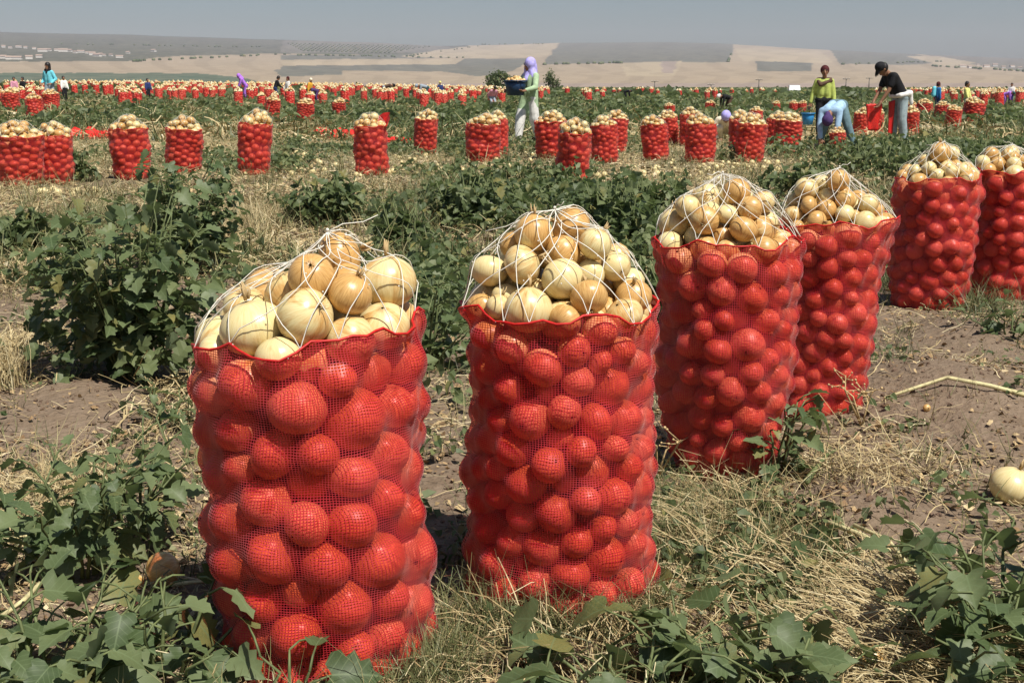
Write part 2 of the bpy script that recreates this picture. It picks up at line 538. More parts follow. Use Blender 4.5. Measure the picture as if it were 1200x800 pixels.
def build_hills():
    xs = np.concatenate([np.arange(-900, -60, 20.0), np.arange(-60, 1260, 2.0), np.arange(1260, 2101, 20.0)])
    ts = np.linspace(0, 1, 86)
    X, T = np.meshgrid(xs, ts)
    top = np.interp(X, [s[0] for s in SKYLINE], [s[1] for s in SKYLINE]) + (fbm(X * .02, X * 0 + 3, 5, 3) - .45) * 1.2
    Y = 112 + (top - 112) * T
    x, y, z = hill_xyz(X.ravel(), Y.ravel())
    TAN = (.47, .37, .26); TAN2 = (.31, .245, .175); GREY = (.105, .112, .098); TEAL = (.055, .095, .065); MAUVE = (.28, .22, .19); PALE = (.365, .295, .205)
    GREY2 = (.13, .125, .11); WOOD = (.060, .070, .052); GRN = (.15, .15, .075)
    P = [([(-900, 20), (560, 45), (545, 56), (500, 62), (470, 67), (330, 64), (210, 67), (160, 73), (-900, 74)], WOOD),
         ([(330, 48), (500, 50), (530, 56), (500, 62), (330, 62)], GREY2),
         ([(-900, 74), (150, 72), (200, 66), (330, 63), (420, 64), (420, 84), (-900, 84)], TAN2),
         ([(-900, 84), (230, 86), (285, 91), (315, 100), (-900, 100)], TEAL),
         ([(320, 82), (400, 79), (400, 88), (330, 90)], GREY),
         ([(330, 65), (480, 64), (545, 68), (330, 70.5)], GREY),
         ([(470, 66), (520, 58), (560, 54), (655, 51), (640, 67), (560, 68.5), (480, 67.5)], PALE),
         ([(330, 71), (545, 69), (535, 76), (330, 77)], PALE),
         ([(545, 69), (620, 69), (602, 84), (560, 90), (520, 84), (330, 82), (330, 77), (535, 76)], GREY),
         ([(658, 48), (770, 46), (858, 52), (860, 57), (853, 73), (727, 74), (637, 76)], GREY),
         ([(725, 74), (800, 72), (790, 90), (735, 90)], PALE),
         ([(775, 72), (795, 72), (788, 86), (776, 86)], MAUVE),
         ([(860, 56), (960, 60), (978, 74), (940, 74), (870, 72)], PALE),
         ([(887, 72), (951, 74), (951, 83.5), (887, 84)], GREY),
         ([(972, 58), (1070, 63), (1106, 72), (1080, 76), (985, 75.5)], GREY),
         ([(1075, 62), (1200, 66), (2100, 75), (2100, 84), (1200, 84), (1150, 77), (1110, 71)], GREY2),
         ([(1060, 66), (1100, 66), (1145, 74), (1110, 78)], PALE),
         ([(-900, 98), (600, 98), (2100, 97), (2100, 104), (-900, 104)], MAUVE),
         ([(-900, 103.5), (2100, 103.5), (2100, 114), (-900, 114)], GRN)]
    wob = (fbm(X * .05, Y * .3, 61, 3) - .4) * 3.5
    PX, PY = X + wob * 2, Y + wob * .5
    col = np.tile(np.array(TAN2), (X.size, 1))
    for poly, c in P:
        col[in_poly(PX, PY, poly).ravel()] = c
    strip = (np.floor(X * .06 + vnoise(Y * .3, X * 0, 8) * 3) % 3 == 0).ravel()[:, None]
    col = np.where(strip, col * .88, col)
    nc, nr = len(xs), len(ts)
    i = np.arange(nr - 1)[:, None] * nc; j = np.arange(nc - 1)[None, :]
    f = np.stack([i + j, i + j + 1, i + nc + j + 1, i + nc + j], -1).reshape(-1, 4)
    cov = np.concatenate([col, np.ones((len(col), 1))], 1)
    me = mesh_np('hills', np.stack([x, y, z], 1), f, [M['hills']], attrs={'cover': cov}, smooth=True)
    tag(add('hills', me), kind='structure')
build_hills()

# ------------------------------------------------------------------ onions
def onion_arrays(seed, n=22, m=15, neck=True):
    r = np.random.default_rng(seed)
    flat_ = r.uniform(.79, .94); sk = r.uniform(-.1, .1)
    v = np.linspace(0, 1, m + 1)
    ph = (v - .5) * math.pi
    rad = np.cos(ph) ** .92; z = np.sin(ph) * flat_
    up = np.clip((v - .78) / .22, 0, 1)
    rad = np.maximum(rad, .055 * (up > 0) + .075 * (v < .08))
    z = z + .05 * up ** 1.6
    z[0] += .05
    V, UV = [], []
    ridg = r.uniform(0, 6.28, 3)
    for i in range(m + 1):
        for k in range(n + 1):
            a = 2 * math.pi * k / n
            q = 1 + .020 * math.sin(2 * a + ridg[0]) * math.cos(ph[i]) + .006 * math.sin(7 * a + ridg[1]) * math.cos(ph[i])
            if k == n: a = 0.0
            V.append((rad[i] * q * math.cos(a) + sk * .3 * z[i] * up[i], rad[i] * q * math.sin(a), z[i]))
            UV.append((k / n, v[i]))
    F = []
    for i in range(m):
        for k in range(n):
            F.append((i * (n + 1) + k, i * (n + 1) + k + 1, (i + 1) * (n + 1) + k + 1, (i + 1) * (n + 1) + k))
    return np.array(V), np.array(F), np.array(UV)
ONION_HI = [onion_arrays(s) for s in range(6)]
ONION_LO = [onion_arrays(s + 40, 9, 6) for s in range(3)]
ONION_ME = [mesh_np('onion', v, f, [M['onion']], uv=u, smooth=True) for (v, f, u) in ONION_HI]
def neck_mesh(seed):
    r = random.Random(seed); mb = MB()
    for k in range(5):
        a = r.uniform(0, 6.28); tip = Vector((math.cos(a) * r.uniform(.05, .22), math.sin(a) * r.uniform(.05, .22), r.uniform(1.28, 1.6)))
        b = Vector((math.cos(a) * .05, math.sin(a) * .05, .92))
        mb.tube([b, b.lerp(tip, .5) + Vector((r.uniform(-.05, .05), r.uniform(-.05, .05), 0)), tip], [.06, .05, .015], 4)
    return mb.mesh('dry_neck', M['neck'])
def root_mesh(seed):
    r = random.Random(seed); mb = MB()
    for k in range(9):
        a = r.uniform(0, 6.28); q = r.uniform(.05, .25)
        mb.tube([(.05 * math.cos(a), .05 * math.sin(a), -.82), (q * math.cos(a), q * math.sin(a), -r.uniform(.95, 1.08))], [.025, .01], 3)
    return mb.mesh('root_tuft', M['neck'])
NECK_ME = [neck_mesh(s) for s in range(3)]; ROOT_ME = [root_mesh(s) for s in range(3)]

def joined_onions(name, pos, rad, quat, variants, mat):
    V, F, U, T = [], [], [], []; b = 0
    for k in range(len(pos)):
        v, f, u = variants[k % len(variants)]
        m = np.array(quat[k].to_matrix())
        V.append((v * rad[k]) @ m.T + pos[k]); F.append(f + b); U.append(u); T.append(np.full(len(v), (k * .618) % 1.0)); b += len(v)
    return mesh_np(name, np.concatenate(V), np.concatenate(F), [mat], uv=np.concatenate(U), attrs={'tint': np.concatenate(T)}, smooth=True)

def rand_quat(r):
    q = Quaternion((r.normal(), r.normal(), r.normal(), r.normal())); q.normalize(); return q

# ------------------------------------------------------------------ sacks: pack onions, then stretch a net over them
def shape_mod(th, z, seed):
    return 1 + .035 * np.sin(2 * th + seed + z * 5) + .03 * np.sin(3 * th - seed * 2 + z * 9) + .028 * np.sin(z * 19 + seed + np.sin(th) * 1.3)
def pack(p, r):
    """p: dict R (list of z,R), rim, top, lean (x,y per m), rmean, apex (x,y)"""
    zs = [a[0] for a in p['R']]; Rs = [a[1] for a in p['R']]
    rim, top = p['rim'], p['top']
    Rm = float(np.mean(Rs))
    vol = math.pi * Rm ** 2 * (rim + (top - rim) * .52)
    n = int(vol * .82 / (4.19 * p['rmean'] ** 3 * 1.05))
    rad = np.clip(r.normal(p['rmean'], p['rmean'] * .13, n), p['rmean'] * .72, p['rmean'] * 1.32)
    P = np.stack([r.uniform(-1, 1, n) * Rm * .7, r.uniform(-1, 1, n) * Rm * .7, r.uniform(.04, top - .08, n)], 1)
    lean = np.array(p['lean']); ap = np.array(p['apex'])
    for it in range(260):
        d = P[:, None, :] - P[None, :, :]
        dist = np.sqrt((d ** 2).sum(-1)) + 1e-6
        ov = (rad[:, None] + rad[None, :]) * .955 - dist
        np.fill_diagonal(ov, 0)
        w = np.clip(ov, 0, None)
        P += (d / dist[..., None] * w[..., None]).sum(1) * .32
        if it < 110: P[:, 2] -= .0008
        ctr = lean[None, :] * P[:, 2:3]
        q = P[:, :2] - ctr
        rho = np.hypot(q[:, 0], q[:, 1]) + 1e-6
        lim = np.interp(P[:, 2], zs, Rs) * shape_mod(np.arctan2(q[:, 1], q[:, 0]), P[:, 2], p['seed']) - rad * .97
        # heap: a cone-like dome above the rim
        dome_r = np.interp(P[:, 2], zs, Rs)
        qa = P[:, :2] - ctr - ap
        rr = np.hypot(qa[:, 0], qa[:, 1]) / (Rm * 1.02 + np.hypot(*ap) * .5)
        ztop = rim + (top - rim) * np.clip(1 - rr ** p.get('pw', 1.7), -.3, 1)
        over = np.clip(rho - lim, 0, None)
        P[:, :2] -= q / rho[:, None] * over[:, None]
        P[:, 2] = np.minimum(P[:, 2], np.maximum(ztop - rad * .8, rim - .02))
        P[:, 2] = np.maximum(P[:, 2], rad * .85)
    return P, rad

def contact_r(P, rad, th, z, cx, cy):
    """outermost hit of horizontal rays from the axis"""
    px = P[:, 0][None] - cx[:, None]; py = P[:, 1][None] - cy[:, None]
    a = px * np.cos(th)[:, None] + py * np.sin(th)[:, None]
    b = -px * np.sin(th)[:, None] + py * np.cos(th)[:, None]
    s = (rad[None] * 1.0) ** 2 - b ** 2 - ((z[:, None] - P[:, 2][None]) / .96) ** 2
    t = np.where(s > 0, a + np.sqrt(np.maximum(s, 0)), -1)
    return t.max(1)

def make_sack_shell(p, P, rad, nth=150, nz=96, iters=75):
    zs = [a[0] for a in p['R']]; Rs = [a[1] for a in p['R']]
    th = np.arange(nth) / nth * 2 * math.pi
    r = np.random.default_rng(p['seed'])
    fold = .010 * np.sin(th * 5 + r.uniform(0, 6)) + .007 * np.sin(th * 9 + r.uniform(0, 6)) + .004 * np.sin(th * 17)
    rimz = p['rim'] + p.get('tilt', 0) * np.cos(th) + fold
    v = np.linspace(0, 1, nz)
    TH, VV = np.meshgrid(th, v)
    Z = .004 + VV * (rimz[None, :] - .004)
    cx = p['lean'][0] * Z; cy = p['lean'][1] * Z
    base = np.interp(Z.ravel(), zs, Rs).reshape(Z.shape)
    con = contact_r(P, rad, TH.ravel(), Z.ravel(), cx.ravel(), cy.ravel()).reshape(Z.shape) + .005
    base = base * shape_mod(TH, Z, p['seed'])
    con = np.maximum(con, base * .88)
    rr = base.copy() * 1.0
    rr = np.maximum(rr * .97, con)
    for _ in range(iters):
        up = np.vstack([rr[1:], rr[-1:]]); dn = np.vstack([rr[:1], rr[:-1]])
        avg = (np.roll(rr, 1, 1) + np.roll(rr, -1, 1) + up + dn) / 4
        rr = np.maximum(con, avg - .0003)
    rr += .0025 * (fbm(TH * 9, Z * 40, p['seed'], 2) - .4) + p.get('flare', 0) * sstep(.93, 1.0, VV)
    pleat = sstep(.80, .97, VV) * .0035 + .0012
    rr += pleat * (1 + np.sin(TH * 31 + 5 * vnoise(TH * 3, Z * 9, p['seed']))) * (.3 + vnoise(TH * 4, Z * 6, p['seed'] + 5)) * .6
    X = cx + rr * np.cos(TH); Y = cy + rr * np.sin(TH)
    V = np.stack([X, Y, Z], -1).reshape(-1, 3)
    # closing column for the uv seam
    i = np.arange(nz - 1)[:, None] * (nth + 1); j = np.arange(nth)[None]
    Vs = np.concatenate([np.stack([X, Y, Z], -1), np.stack([X, Y, Z], -1)[:, :1]], 1).reshape(-1, 3)
    ua = np.concatenate([th, [2 * math.pi]]) * float(np.mean(Rs))
    UV = np.stack([np.tile(ua, (nz, 1)), np.concatenate([Z, Z[:, :1]], 1)], -1).reshape(-1, 2)
    F = np.stack([i + j, i + j + 1, i + nth + 1 + j + 1, i + nth + 1 + j], -1).reshape(-1, 4)
    rim = np.stack([X[-1], Y[-1], Z[-1]], 1)
    return Vs, F, UV, rim

def string_net(p, P, rad, rim, n=14, twist=1.35, tr=.00115, knots=True, tail=True):
    """diamond netting pulled tight over the heap and tied on top"""
    nth, ns = 112, 26
    rz = p['rim']
    cc = np.array([p['lean'][0] * rz, p['lean'][1] * rz, rz - .10])
    ap = np.array([p['lean'][0] * p['top'] + p['apex'][0], p['lean'][1] * p['top'] + p['apex'][1], p['top'] + .01])
    th = np.arange(nth) / nth * 2 * math.pi
    ri = np.stack([np.interp(th, np.arange(len(rim)) / len(rim) * 2 * math.pi, rim[:, k], period=2 * math.pi) for k in range(3)], 1)
    s = np.linspace(0, 1, ns)
    Q = ri[None] * (1 - s[:, None, None]) + ap[None, None] * s[:, None, None]
    Q[..., 2] = ri[None, :, 2] + (ap[2] - ri[None, :, 2]) * (s[:, None] ** .75)
    D = Q - cc; L0 = np.linalg.norm(D, axis=-1); D = D / L0[..., None]
    oc = cc[None] - P
    b = D.reshape(-1, 3) @ oc.T
    c_ = (oc ** 2).sum(1) - rad ** 2
    disc = b ** 2 - c_[None]
    t = np.where(disc > 0, -b + np.sqrt(np.maximum(disc, 0)), 0).max(1).reshape(ns, nth) + .004
    rr = np.maximum(t, L0 * .85); rr[0] = L0[0]
    for _ in range(60):
        up = np.vstack([rr[1:], rr[-1:]]); dn = np.vstack([rr[:1], rr[:-1]])
        a = (np.roll(rr, 1, 1) + np.roll(rr, -1, 1) + up + dn) / 4
        rr = np.maximum(t, a); rr[0] = L0[0]; rr[-1] = rr[-1].max()
    S = cc + D * rr[..., None]
    def samp(tt, ss):
        fi = (tt / (2 * math.pi) * nth) % nth; i0 = int(fi) % nth; i1 = (i0 + 1) % nth; fa = fi - int(fi)
        fj = ss * (ns - 1); j0 = min(int(fj), ns - 2); fb = fj - j0
        q = S[j0, i0] * (1 - fa) * (1 - fb) + S[j0, i1] * fa * (1 - fb) + S[j0 + 1, i0] * (1 - fa) * fb + S[j0 + 1, i1] * fa * fb
        return Vector(q)
    mb = MB(); r = random.Random(p['seed'])
    step = 2 * math.pi / n
    for k in range(n):
        for sg in (1, -1):
            pts = [samp(k * step + sg * twist * q + .10 * math.sin(k * 2.3 + q * 5), q ** .85) for q in np.linspace(0, 1 if k % 2 == 0 else .80, 22)]
            mb.tube(pts, tr, 4, cap=False)
    if knots:
        lv = int(twist * 2 / step)
        for k in range(n):
            for m_ in range(0, lv + 1):
                q = m_ * step / 2 / twist
                if q <= 1:
                    c = samp(k * step + m_ * step / 2, q ** .85)
                    mb.ball(c, tr * 1.7, 5, 3)
    apx = Vector(S[-1].mean(0))
    mb.ball(apx + Vector((0, 0, .004)), tr * 3.5, 7, 5)
    for (dx, dy, dz) in tail or ():
        e = apx + Vector((dx, dy, dz))
        mb.tube([apx, apx.lerp(e, .3) + Vector((0, 0, .006)), apx.lerp(e, .7) - Vector((0, 0, .004)), e], [tr, tr, tr * .9, tr * .8], 4)
    return mb

def hem(rim, rad=.0030):
    mb = MB()
    n = len(rim)
    pts = [rim[i % n] for i in range(0, n + 3, 3)]
    mb.tube(pts, rad, 5, cap=False)
    return mb

def scale_at(d):
    return FPX / d

NEAR = [  # centre column and front base row in the photo, with the sack's measures in metres
    dict(key='nearest sack', px=366, py=812, R=[(0, .215), (.06, .246), (.3, .247), (.5, .245), (.62, .242), (.76, .236), (1.1, .15)], rim=.735, top=.935, lean=(-.030, .0),
         rmean=.0505, apex=(.055, .0), tilt=.022, seed=3, n=12, pw=1.6, tail=[(.10, .05, .03), (.05, .02, -.05)],
         label='nearest red net sack of big golden onions under white string, close to camera'),
    dict(key='second nearest sack', px=661, py=736, R=[(0, .20), (.06, .226), (.35, .228), (.5, .226), (.62, .224), (.76, .218), (1.1, .13)], rim=.725, top=.985, lean=(-.012, .0),
         rmean=.0405, apex=(-.01, .02), tilt=.0, seed=8, n=14, flare=.010, tail=[(-.16, .0, -.05), (.02, -.02, .02)],
         label='second nearest red net sack, upright with pointed onion heap, standing alone on straw'),
    dict(key='third nearest sack', px=856, py=566, R=[(0, .12), (.08, .165), (.25, .207), (.5, .222), (.66, .226), (.8, .218), (1.1, .14)], rim=.75, top=1.005, lean=(-.012, .0),
         rmean=.040, apex=(-.02, .02), tilt=.004, seed=14, n=14, flare=.012, pw=2.3, tail=[(-.05, -.02, .0)],
         label='broad red net sack standing in front of another, weed growing at its foot'),
    dict(key='fourth nearest sack', px=962, py=488, R=[(0, .17), (.08, .185), (.4, .20), (.6, .212), (.75, .215), (1.1, .14)], rim=.72, top=.955, lean=(.085, .0),
         rmean=.039, apex=(-.01, .02), tilt=.01, seed=21, n=13, flare=.008, tail=[(.04, 0, .02)],
         label='red net sack leaning outward behind the broad sack, pointed onion heap'),
    dict(key='fifth nearest sack', px=1098, py=364, R=[(0, .17), (.08, .205), (.35, .232), (.6, .24), (.75, .24), (1.1, .14)], rim=.71, top=.925, lean=(.035, .0),
         rmean=.044, apex=(.02, .02), tilt=.012, seed=27, n=12, flare=.0, tail=[(-.10, 0, -.02)],
         label='red net sack in the weeds by bare soil mounds, first of a pair'),
    dict(key='sixth nearest sack', px=1186, py=352, R=[(0, .17), (.08, .205), (.35, .225), (.6, .23), (.75, .23), (1.1, .14)], rim=.735, top=.92, lean=(.03, .0),
         rmean=.044, apex=(-.02, .02), tilt=.0, seed=33, n=12, tail=[(-.05, 0, .02)],
         label='red net sack cut by the picture edge, second of a pair by soil mounds'),
]
ALL = []   # every onion of the near sacks: sack index, world position, radius, in heap?
SACKS = []
for si, p in enumerate(NEAR):
    r = np.random.default_rng(p['seed'])
    b = at(p['px'], p['py'])
    q = Vector((b.x, b.y + p['R'][1][1] * .9, 0)); q.z = g1(q.x, q.y) - .006
    P, rad = pack(p, r)
    root = add('onion_sack', None, loc=q)
    tag(root, p['label'], 'onion sack', 'red net sacks of onions standing in the field')
    V, F, UV, rim = make_sack_shell(p, P, rad)
    add('red_net', mesh_np('red_net', V, F, [M['net']], uv=UV, smooth=True), root)
    add('hem', hem(rim).mesh('hem', M['hem']), root)
    add('string_net', string_net(p, P, rad, rim, n=p['n'], tail=p['tail']).mesh('string_net', M['string']), root)
    SACKS.append((root, P, rad, rim))
    for k in range(len(P)):
        ALL.append((si, k))

# which onions does the camera see? painter's algorithm over spheres
BW, BH = 1200, 800
zb = np.full((BH, BW), 1e9); ib = np.full((BH, BW), -1, int)
for gi, (si, k) in enumerate(ALL):
    root, P, rad, rim = SACKS[si]
    w = P[k] + np.array(root.location)
    x, y, d = project(w); x, y, d = x[0], y[0], d[0]
    rp = rad[k] * FPX / d
    x0, x1, y0, y1 = int(max(0, x - rp)), int(min(BW, x + rp + 1)), int(max(0, y - rp)), int(min(BH, y + rp + 1))
    if x0 >= x1 or y0 >= y1: continue
    yy, xx = np.mgrid[y0:y1, x0:x1]
    q2 = ((xx - x) ** 2 + (yy - y) ** 2) / rp ** 2
    zz = d - rad[k] * np.sqrt(np.clip(1 - q2, 0, 1))
    m = (q2 < 1) & (zz < zb[y0:y1, x0:x1])
    zb[y0:y1, x0:x1][m] = zz[m]; ib[y0:y1, x0:x1][m] = gi
cnt = np.bincount(ib[ib >= 0].ravel(), minlength=len(ALL))
order = np.argsort(-cnt)
CHOSEN = set(int(i) for i in order[:285] if cnt[i] > 45)

ORD = ['first', 'second', 'third', 'fourth', 'fifth', 'sixth', 'seventh', 'eighth', 'ninth', 'tenth', 'eleventh', 'twelfth', 'thirteenth', 'fourteenth', 'fifteenth', 'sixteenth', 'seventeenth', 'eighteenth', 'nineteenth', 'twentieth']
for si, (root, P, rad, rim) in enumerate(SACKS):
    p = NEAR[si]
    r = np.random.default_rng(100 + si)
    quats = []
    for k in range(len(P)):
        up = Quaternion((0, 0, 1), r.uniform(0, 6.28)) @ Quaternion((1, 0, 0), r.normal(0, .9))
        quats.append(up if r.random() < .6 else rand_quat(r))
    mine = [k for gi, (s_, k) in enumerate(ALL) if s_ == si and gi in CHOSEN]
    rest = [k for k in range(len(P)) if k not in set(mine)]
    fl = add('onion_filling', joined_onions('onion_filling', P[rest], rad[rest], [quats[k] for k in rest], ONION_LO, M['onion']), root)
    fl['kind'] = 'stuff'
    heap = [k for k in mine if P[k][2] > p['rim'] + p.get('tilt', 0) * math.copysign(1, P[k][0]) * .7 + rad[k] * .15]
    for zone, ks in (('heap', heap), ('net', [k for k in mine if k not in set(heap)])):
        if not ks: continue
        xs, ys, ds = project(P[ks] + np.array(root.location))
        step = 1.55 * p['rmean'] * FPX / float(np.mean(ds))
        srt = np.argsort(ys); rows = []; cur = []
        for i in srt:
            if cur and ys[i] - ys[cur[0]] > step: rows.append(cur); cur = []
            cur.append(i)
        rows.append(cur)
        for ri_, row in enumerate(rows):
            row = sorted(row, key=lambda i: xs[i])
            for ci, i in enumerate(row):
                k = ks[i]
                o = add('onion', ONION_ME[(k + si) % 6], loc=Vector(P[k]) + root.location, scale=float(rad[k]))
                o.rotation_mode = 'QUATERNION'; o.rotation_quaternion = quats[k]
                where = ('onion %s from left in %s row from top of heap on %s' if zone == 'heap' else 'netted onion %s from left in %s row below rim of %s') % (ORD[ci], ORD[ri_], p['key'])
                tag(o, where, 'onion', ('onions heaped on the ' if zone == 'heap' else 'onions in the red net of the ') + p['key'])
                if zone == 'heap':
                    add('dry_neck', NECK_ME[k % 3], o); add('root_tuft', ROOT_ME[k % 3], o)

# ------------------------------------------------------------------ sacks further off
def far_red():
    t = NT('red_net_far')
    c = t.coord()
    v = t.n('ShaderNodeTexVoronoi'); t.l(c, v.inputs['Vector']); v.inputs['Scale'].default_value = 10.5
    col = t.mix(t.rng(v.outputs['Distance'], .12, .62), (.74, .16, .10), (.46, .014, .012))
    return t.finish(t.bsdf(col, .5, .35, t.bump(t.rng(v.outputs['Distance'], 0, .7, 1, 0), .8, .03)))
M['farred'] = far_red()
PROTO = []
for vi in range(3):
    p = dict(R=[(0, .18), (.06, .212), (.4, .222), (.7, .222), (1.1, .14)], rim=.69, top=.945, lean=(.0, .0), rmean=.047, apex=((-.03, .04, 0)[vi], 0), tilt=0, seed=60 + vi, pw=(1.5, 2.2, 1.8)[vi])
    r = np.random.default_rng(p['seed'])
    P, rad = pack(p, r)
    keep = (np.hypot(P[:, 0], P[:, 1]) > .09) | (P[:, 2] > .6)
    P, rad = P[keep], rad[keep]
    on = joined_onions('onion_load', P, rad, [rand_quat(r) for _ in P], ONION_LO, M['onion'])
    V, F, UV, rim = make_sack_shell(p, P, rad, 84, 54, 14)
    PROTO.append((on, mesh_np('red_net', V, F, [M['net_far']], uv=UV, smooth=True), hem(rim, .006).mesh('hem', M['hem']),
                  string_net(p, P, rad, rim, n=10, tr=.0011, knots=False, tail=None).mesh('string_net', M['string'])))
GROUP = 'red net sacks of onions standing in the field'
def sack_copy(px, base, top, w, label, vi, turn=0.0):
    b = at(px, base)
    d = project(b)[2][0]
    s = w / (scale_at(d) * .455)
    hz = (base - top) / (scale_at(d) * .945)
    root = add('onion_sack', None, loc=(b.x, b.y + .15, b.z - .01), rot=(.07 * math.sin(px * 1.3), .06 * math.sin(px * 2.1 + base), turn))
    root.scale = (s, s, max(.68 * s, min(1.25 * s, hz)))
    tag(root, label, 'onion sack', GROUP)
    on, net, hm, st = PROTO[vi]
    o = add('onion_load', on, root); o['kind'] = 'stuff'
    add('red_net', net, root); add('hem', hm, root); add('string_net', st, root)
    return root
MID = [
    (20, 218, 137, 56, 'wide red sack of pale onions standing at the photo\'s left border'),
    (60, 216, 139, 44, 'red sack squeezed against the wide sack at the photo\'s left border'),
    (152, 211, 130, 46, 'slanting red onion sack behind the tall weed bush, next to a straight sack'),
    (212, 203, 132, 43, 'straight red onion sack just above the dark bush top, weeds at its foot'),
    (295, 205, 124, 41, 'lone straight red onion sack with tall pointed heap, on straw past the bush'),
    (435, 207, 128, 41, 'red onion sack with its red mouth flap thrown open behind the heap'),
    (497, 181, 124, 29, 'slim red onion sack standing alone between open flap sack and a pair'),
    (565, 190, 130, 42, 'broad front sack of the pair left of the woman carrying a tub'),
    (584, 182, 126, 26, 'rear sack of the pair left of the woman carrying a tub'),
    (646, 186, 126, 38, 'rear sack of the pair right beside the woman carrying a tub'),
    (671, 214, 134, 42, 'tall front sack of the pair right beside the woman carrying a tub'),
    (710, 191, 132, 33, 'front sack of a tight pair in the middle of the field'),
    (721, 178, 126, 28, 'rear sack of a tight pair in the middle of the field'),
    (770, 188, 132, 33, 'slightly bulging front sack with a small sack peeping over its shoulder'),
    (784, 170, 127, 26, 'small sack peeping over the shoulder of the bulging sack'),
    (786, 138, 119, 13, 'tiny sack behind the bulging sack and its companion'),
    (822, 191, 130, 37, 'tall front sack left of the crouching worker in a lavender hat'),
    (809, 172, 122, 26, 'sack half hidden behind the tall sack left of the crouching worker'),
    (879, 191, 129, 36, 'tall front sack right of the crouching worker in a lavender hat'),
    (868, 178, 126, 26, 'sack half hidden behind the tall sack right of the crouching worker'),
    (886, 150, 123, 17, 'small sack rising behind the tall sack right of the crouching worker'),
    (922, 179, 128, 34, 'red onion sack standing next to the blue bucket'),
    (909, 172, 128, 24, 'sack behind the one standing next to the blue bucket'),
    (984, 184, 147, 20, 'red onion sack seen between the legs of the bending worker'),
    (1009, 160, 123, 19, 'slim onion sack between bending worker and man in black shirt'),
    (1027, 158, 125, 20, 'onion sack behind the red bag held by the man in black'),
    (1069, 160, 121, 20, 'slim onion sack right behind the man in the black shirt'),
    (1068, 142, 116, 13, 'small sack above the slim one behind the man in black'),
    (1085, 141, 117, 19, 'low sack in weeds past the man in black, first along the row'),
    (1106, 145, 119, 20, 'low sack in weeds under the walker in blue'),
    (1118, 150, 121, 19, 'front sack of the low cluster in weeds under the walker in blue'),
    (1141, 147, 124, 25, 'low wide sack beside the child in a pale yellow top'),
    (40, 142, 107, 21, 'slim red sack in the weeds in front of the turquoise sweater woman'),
    (60, 131, 105, 20, 'low sack directly below the turquoise sweater woman'),
    (12, 132, 103, 22, 'low sack in weeds left of the turquoise sweater woman'),
    (319, 139, 110, 18, 'slim sack standing in weeds beyond the lone straight sack'),
    (357, 143, 120, 21, 'small sack with big pale heap sunk among weeds'),
    (397, 140, 113, 16, 'slim sack in weeds left behind the open flap sack'),
    (930, 136, 116, 11, 'tiny sack left of the lime sweater woman, first of two'),
    (940, 136, 116, 11, 'tiny sack left of the lime sweater woman, second of two'),
    (910, 134, 117, 11, 'tiny sack over the pair by the blue bucket'),
    (832, 134, 116, 12, 'tiny sack over the tall sack left of the crouching worker'),
]
for i, (px, base, top, w, lab) in enumerate(MID):
    sack_copy(px, base, top, w, lab, i % 3, (i * 1.7) % 6.28)

def far_sack_mesh(seed):
    r = random.Random(seed); mb = MB()
    n, m = 16, 9
    vs, fs = [], []
    for i in range(m + 1):
        for k in range(n):
            a = 2 * math.pi * k / n
            q = .215 + .014 * math.sin(i * 2.4 + k * 1.9 + seed) + (.0 if 0 < i else -.03)
            vs.append((q * math.cos(a), q * math.sin(a), .70 * i / m))
    for i in range(m):
        for k in range(n):
            fs.append((i * n + k, i * n + (k + 1) % n, (i + 1) * n + (k + 1) % n, (i + 1) * n + k))
    fs.append(tuple(m * n + k for k in range(n)))
    mb.add(vs, fs, 0)
    for k in range(40):
        a = r.uniform(0, 6.28); q = .21 * math.sqrt(r.random())
        z = .70 + .26 * (1 - (q / .21) ** 1.6) * r.uniform(.55, 1)
        mb.ball((q * math.cos(a), q * math.sin(a), z), r.uniform(.04, .055), 6, 4, 1, a=r.random())
    return mb.mesh('onion_sack', [M['farred'], M['onion_far']], attr='tint')
def onion_far():
    t = NT('onion_heap_far')
    col = t.ramp(t.math('FRACT', t.math('ADD', t.attr('tint'), t.n('ShaderNodeObjectInfo').outputs['Random'])), [(0, (.52, .28, .09)), (.35, (.66, .46, .20)), (.7, (.74, .62, .36)), (1, (.82, .76, .54))])
    return t.finish(t.bsdf(col, .45, .4))
M['onion_far'] = onion_far()
FAR = [far_sack_mesh(s) for s in range(4)]
r = random.Random(77)
far_spots = []
def far_row(d, x0, x1, gap, clump, zone, rev=0):
    x = x0
    while x < x1:
        if vnoise(np.array([x * .035]), np.array([d * .21]), 91)[0] > clump:
            far_spots.append((x, d * r.uniform(.96, 1.05), zone))
            if r.random() < .4: far_spots.append((x + gap * .35, d * r.uniform(1.0, 1.08), zone))
        x += gap * r.uniform(.75, 1.4)
for d, gap, cl in ((66, 20, .46), (80, 15, .30), (97, 13, .25), (118, 10, .2)):
    far_row(d, -30, 600, gap, cl, 0)
for d, gap, cl in ((74, 19, .5), (92, 14, .36), (112, 14, .34)):
    far_row(d, 1080, 1240, gap, cl, 2)
for d, gap, cl in ((84, 26, .55), (105, 24, .5)):
    far_row(d, 600, 830, gap, cl, 1)
ZL = ['small far onion sack in the crowded rows along the left half of the field',
      'small far onion sack among thin rows beyond the woman with the tub',
      'small far onion sack in the rows behind the man in the black shirt']
ZG = ['far onion sacks in the left rows', 'far onion sacks in the middle rows', 'far onion sacks in the right rows']
r.shuffle(far_spots)
NIND = 300 - len(MID) - len(NEAR)
def far_loc(px, d):
    dx = (px - W0 / 2) / FPX
    y = d; x = dx * d * 1.02
    return Vector((x, y, g1(x, y) - .01))
far_spots.sort(key=lambda s: s[1])
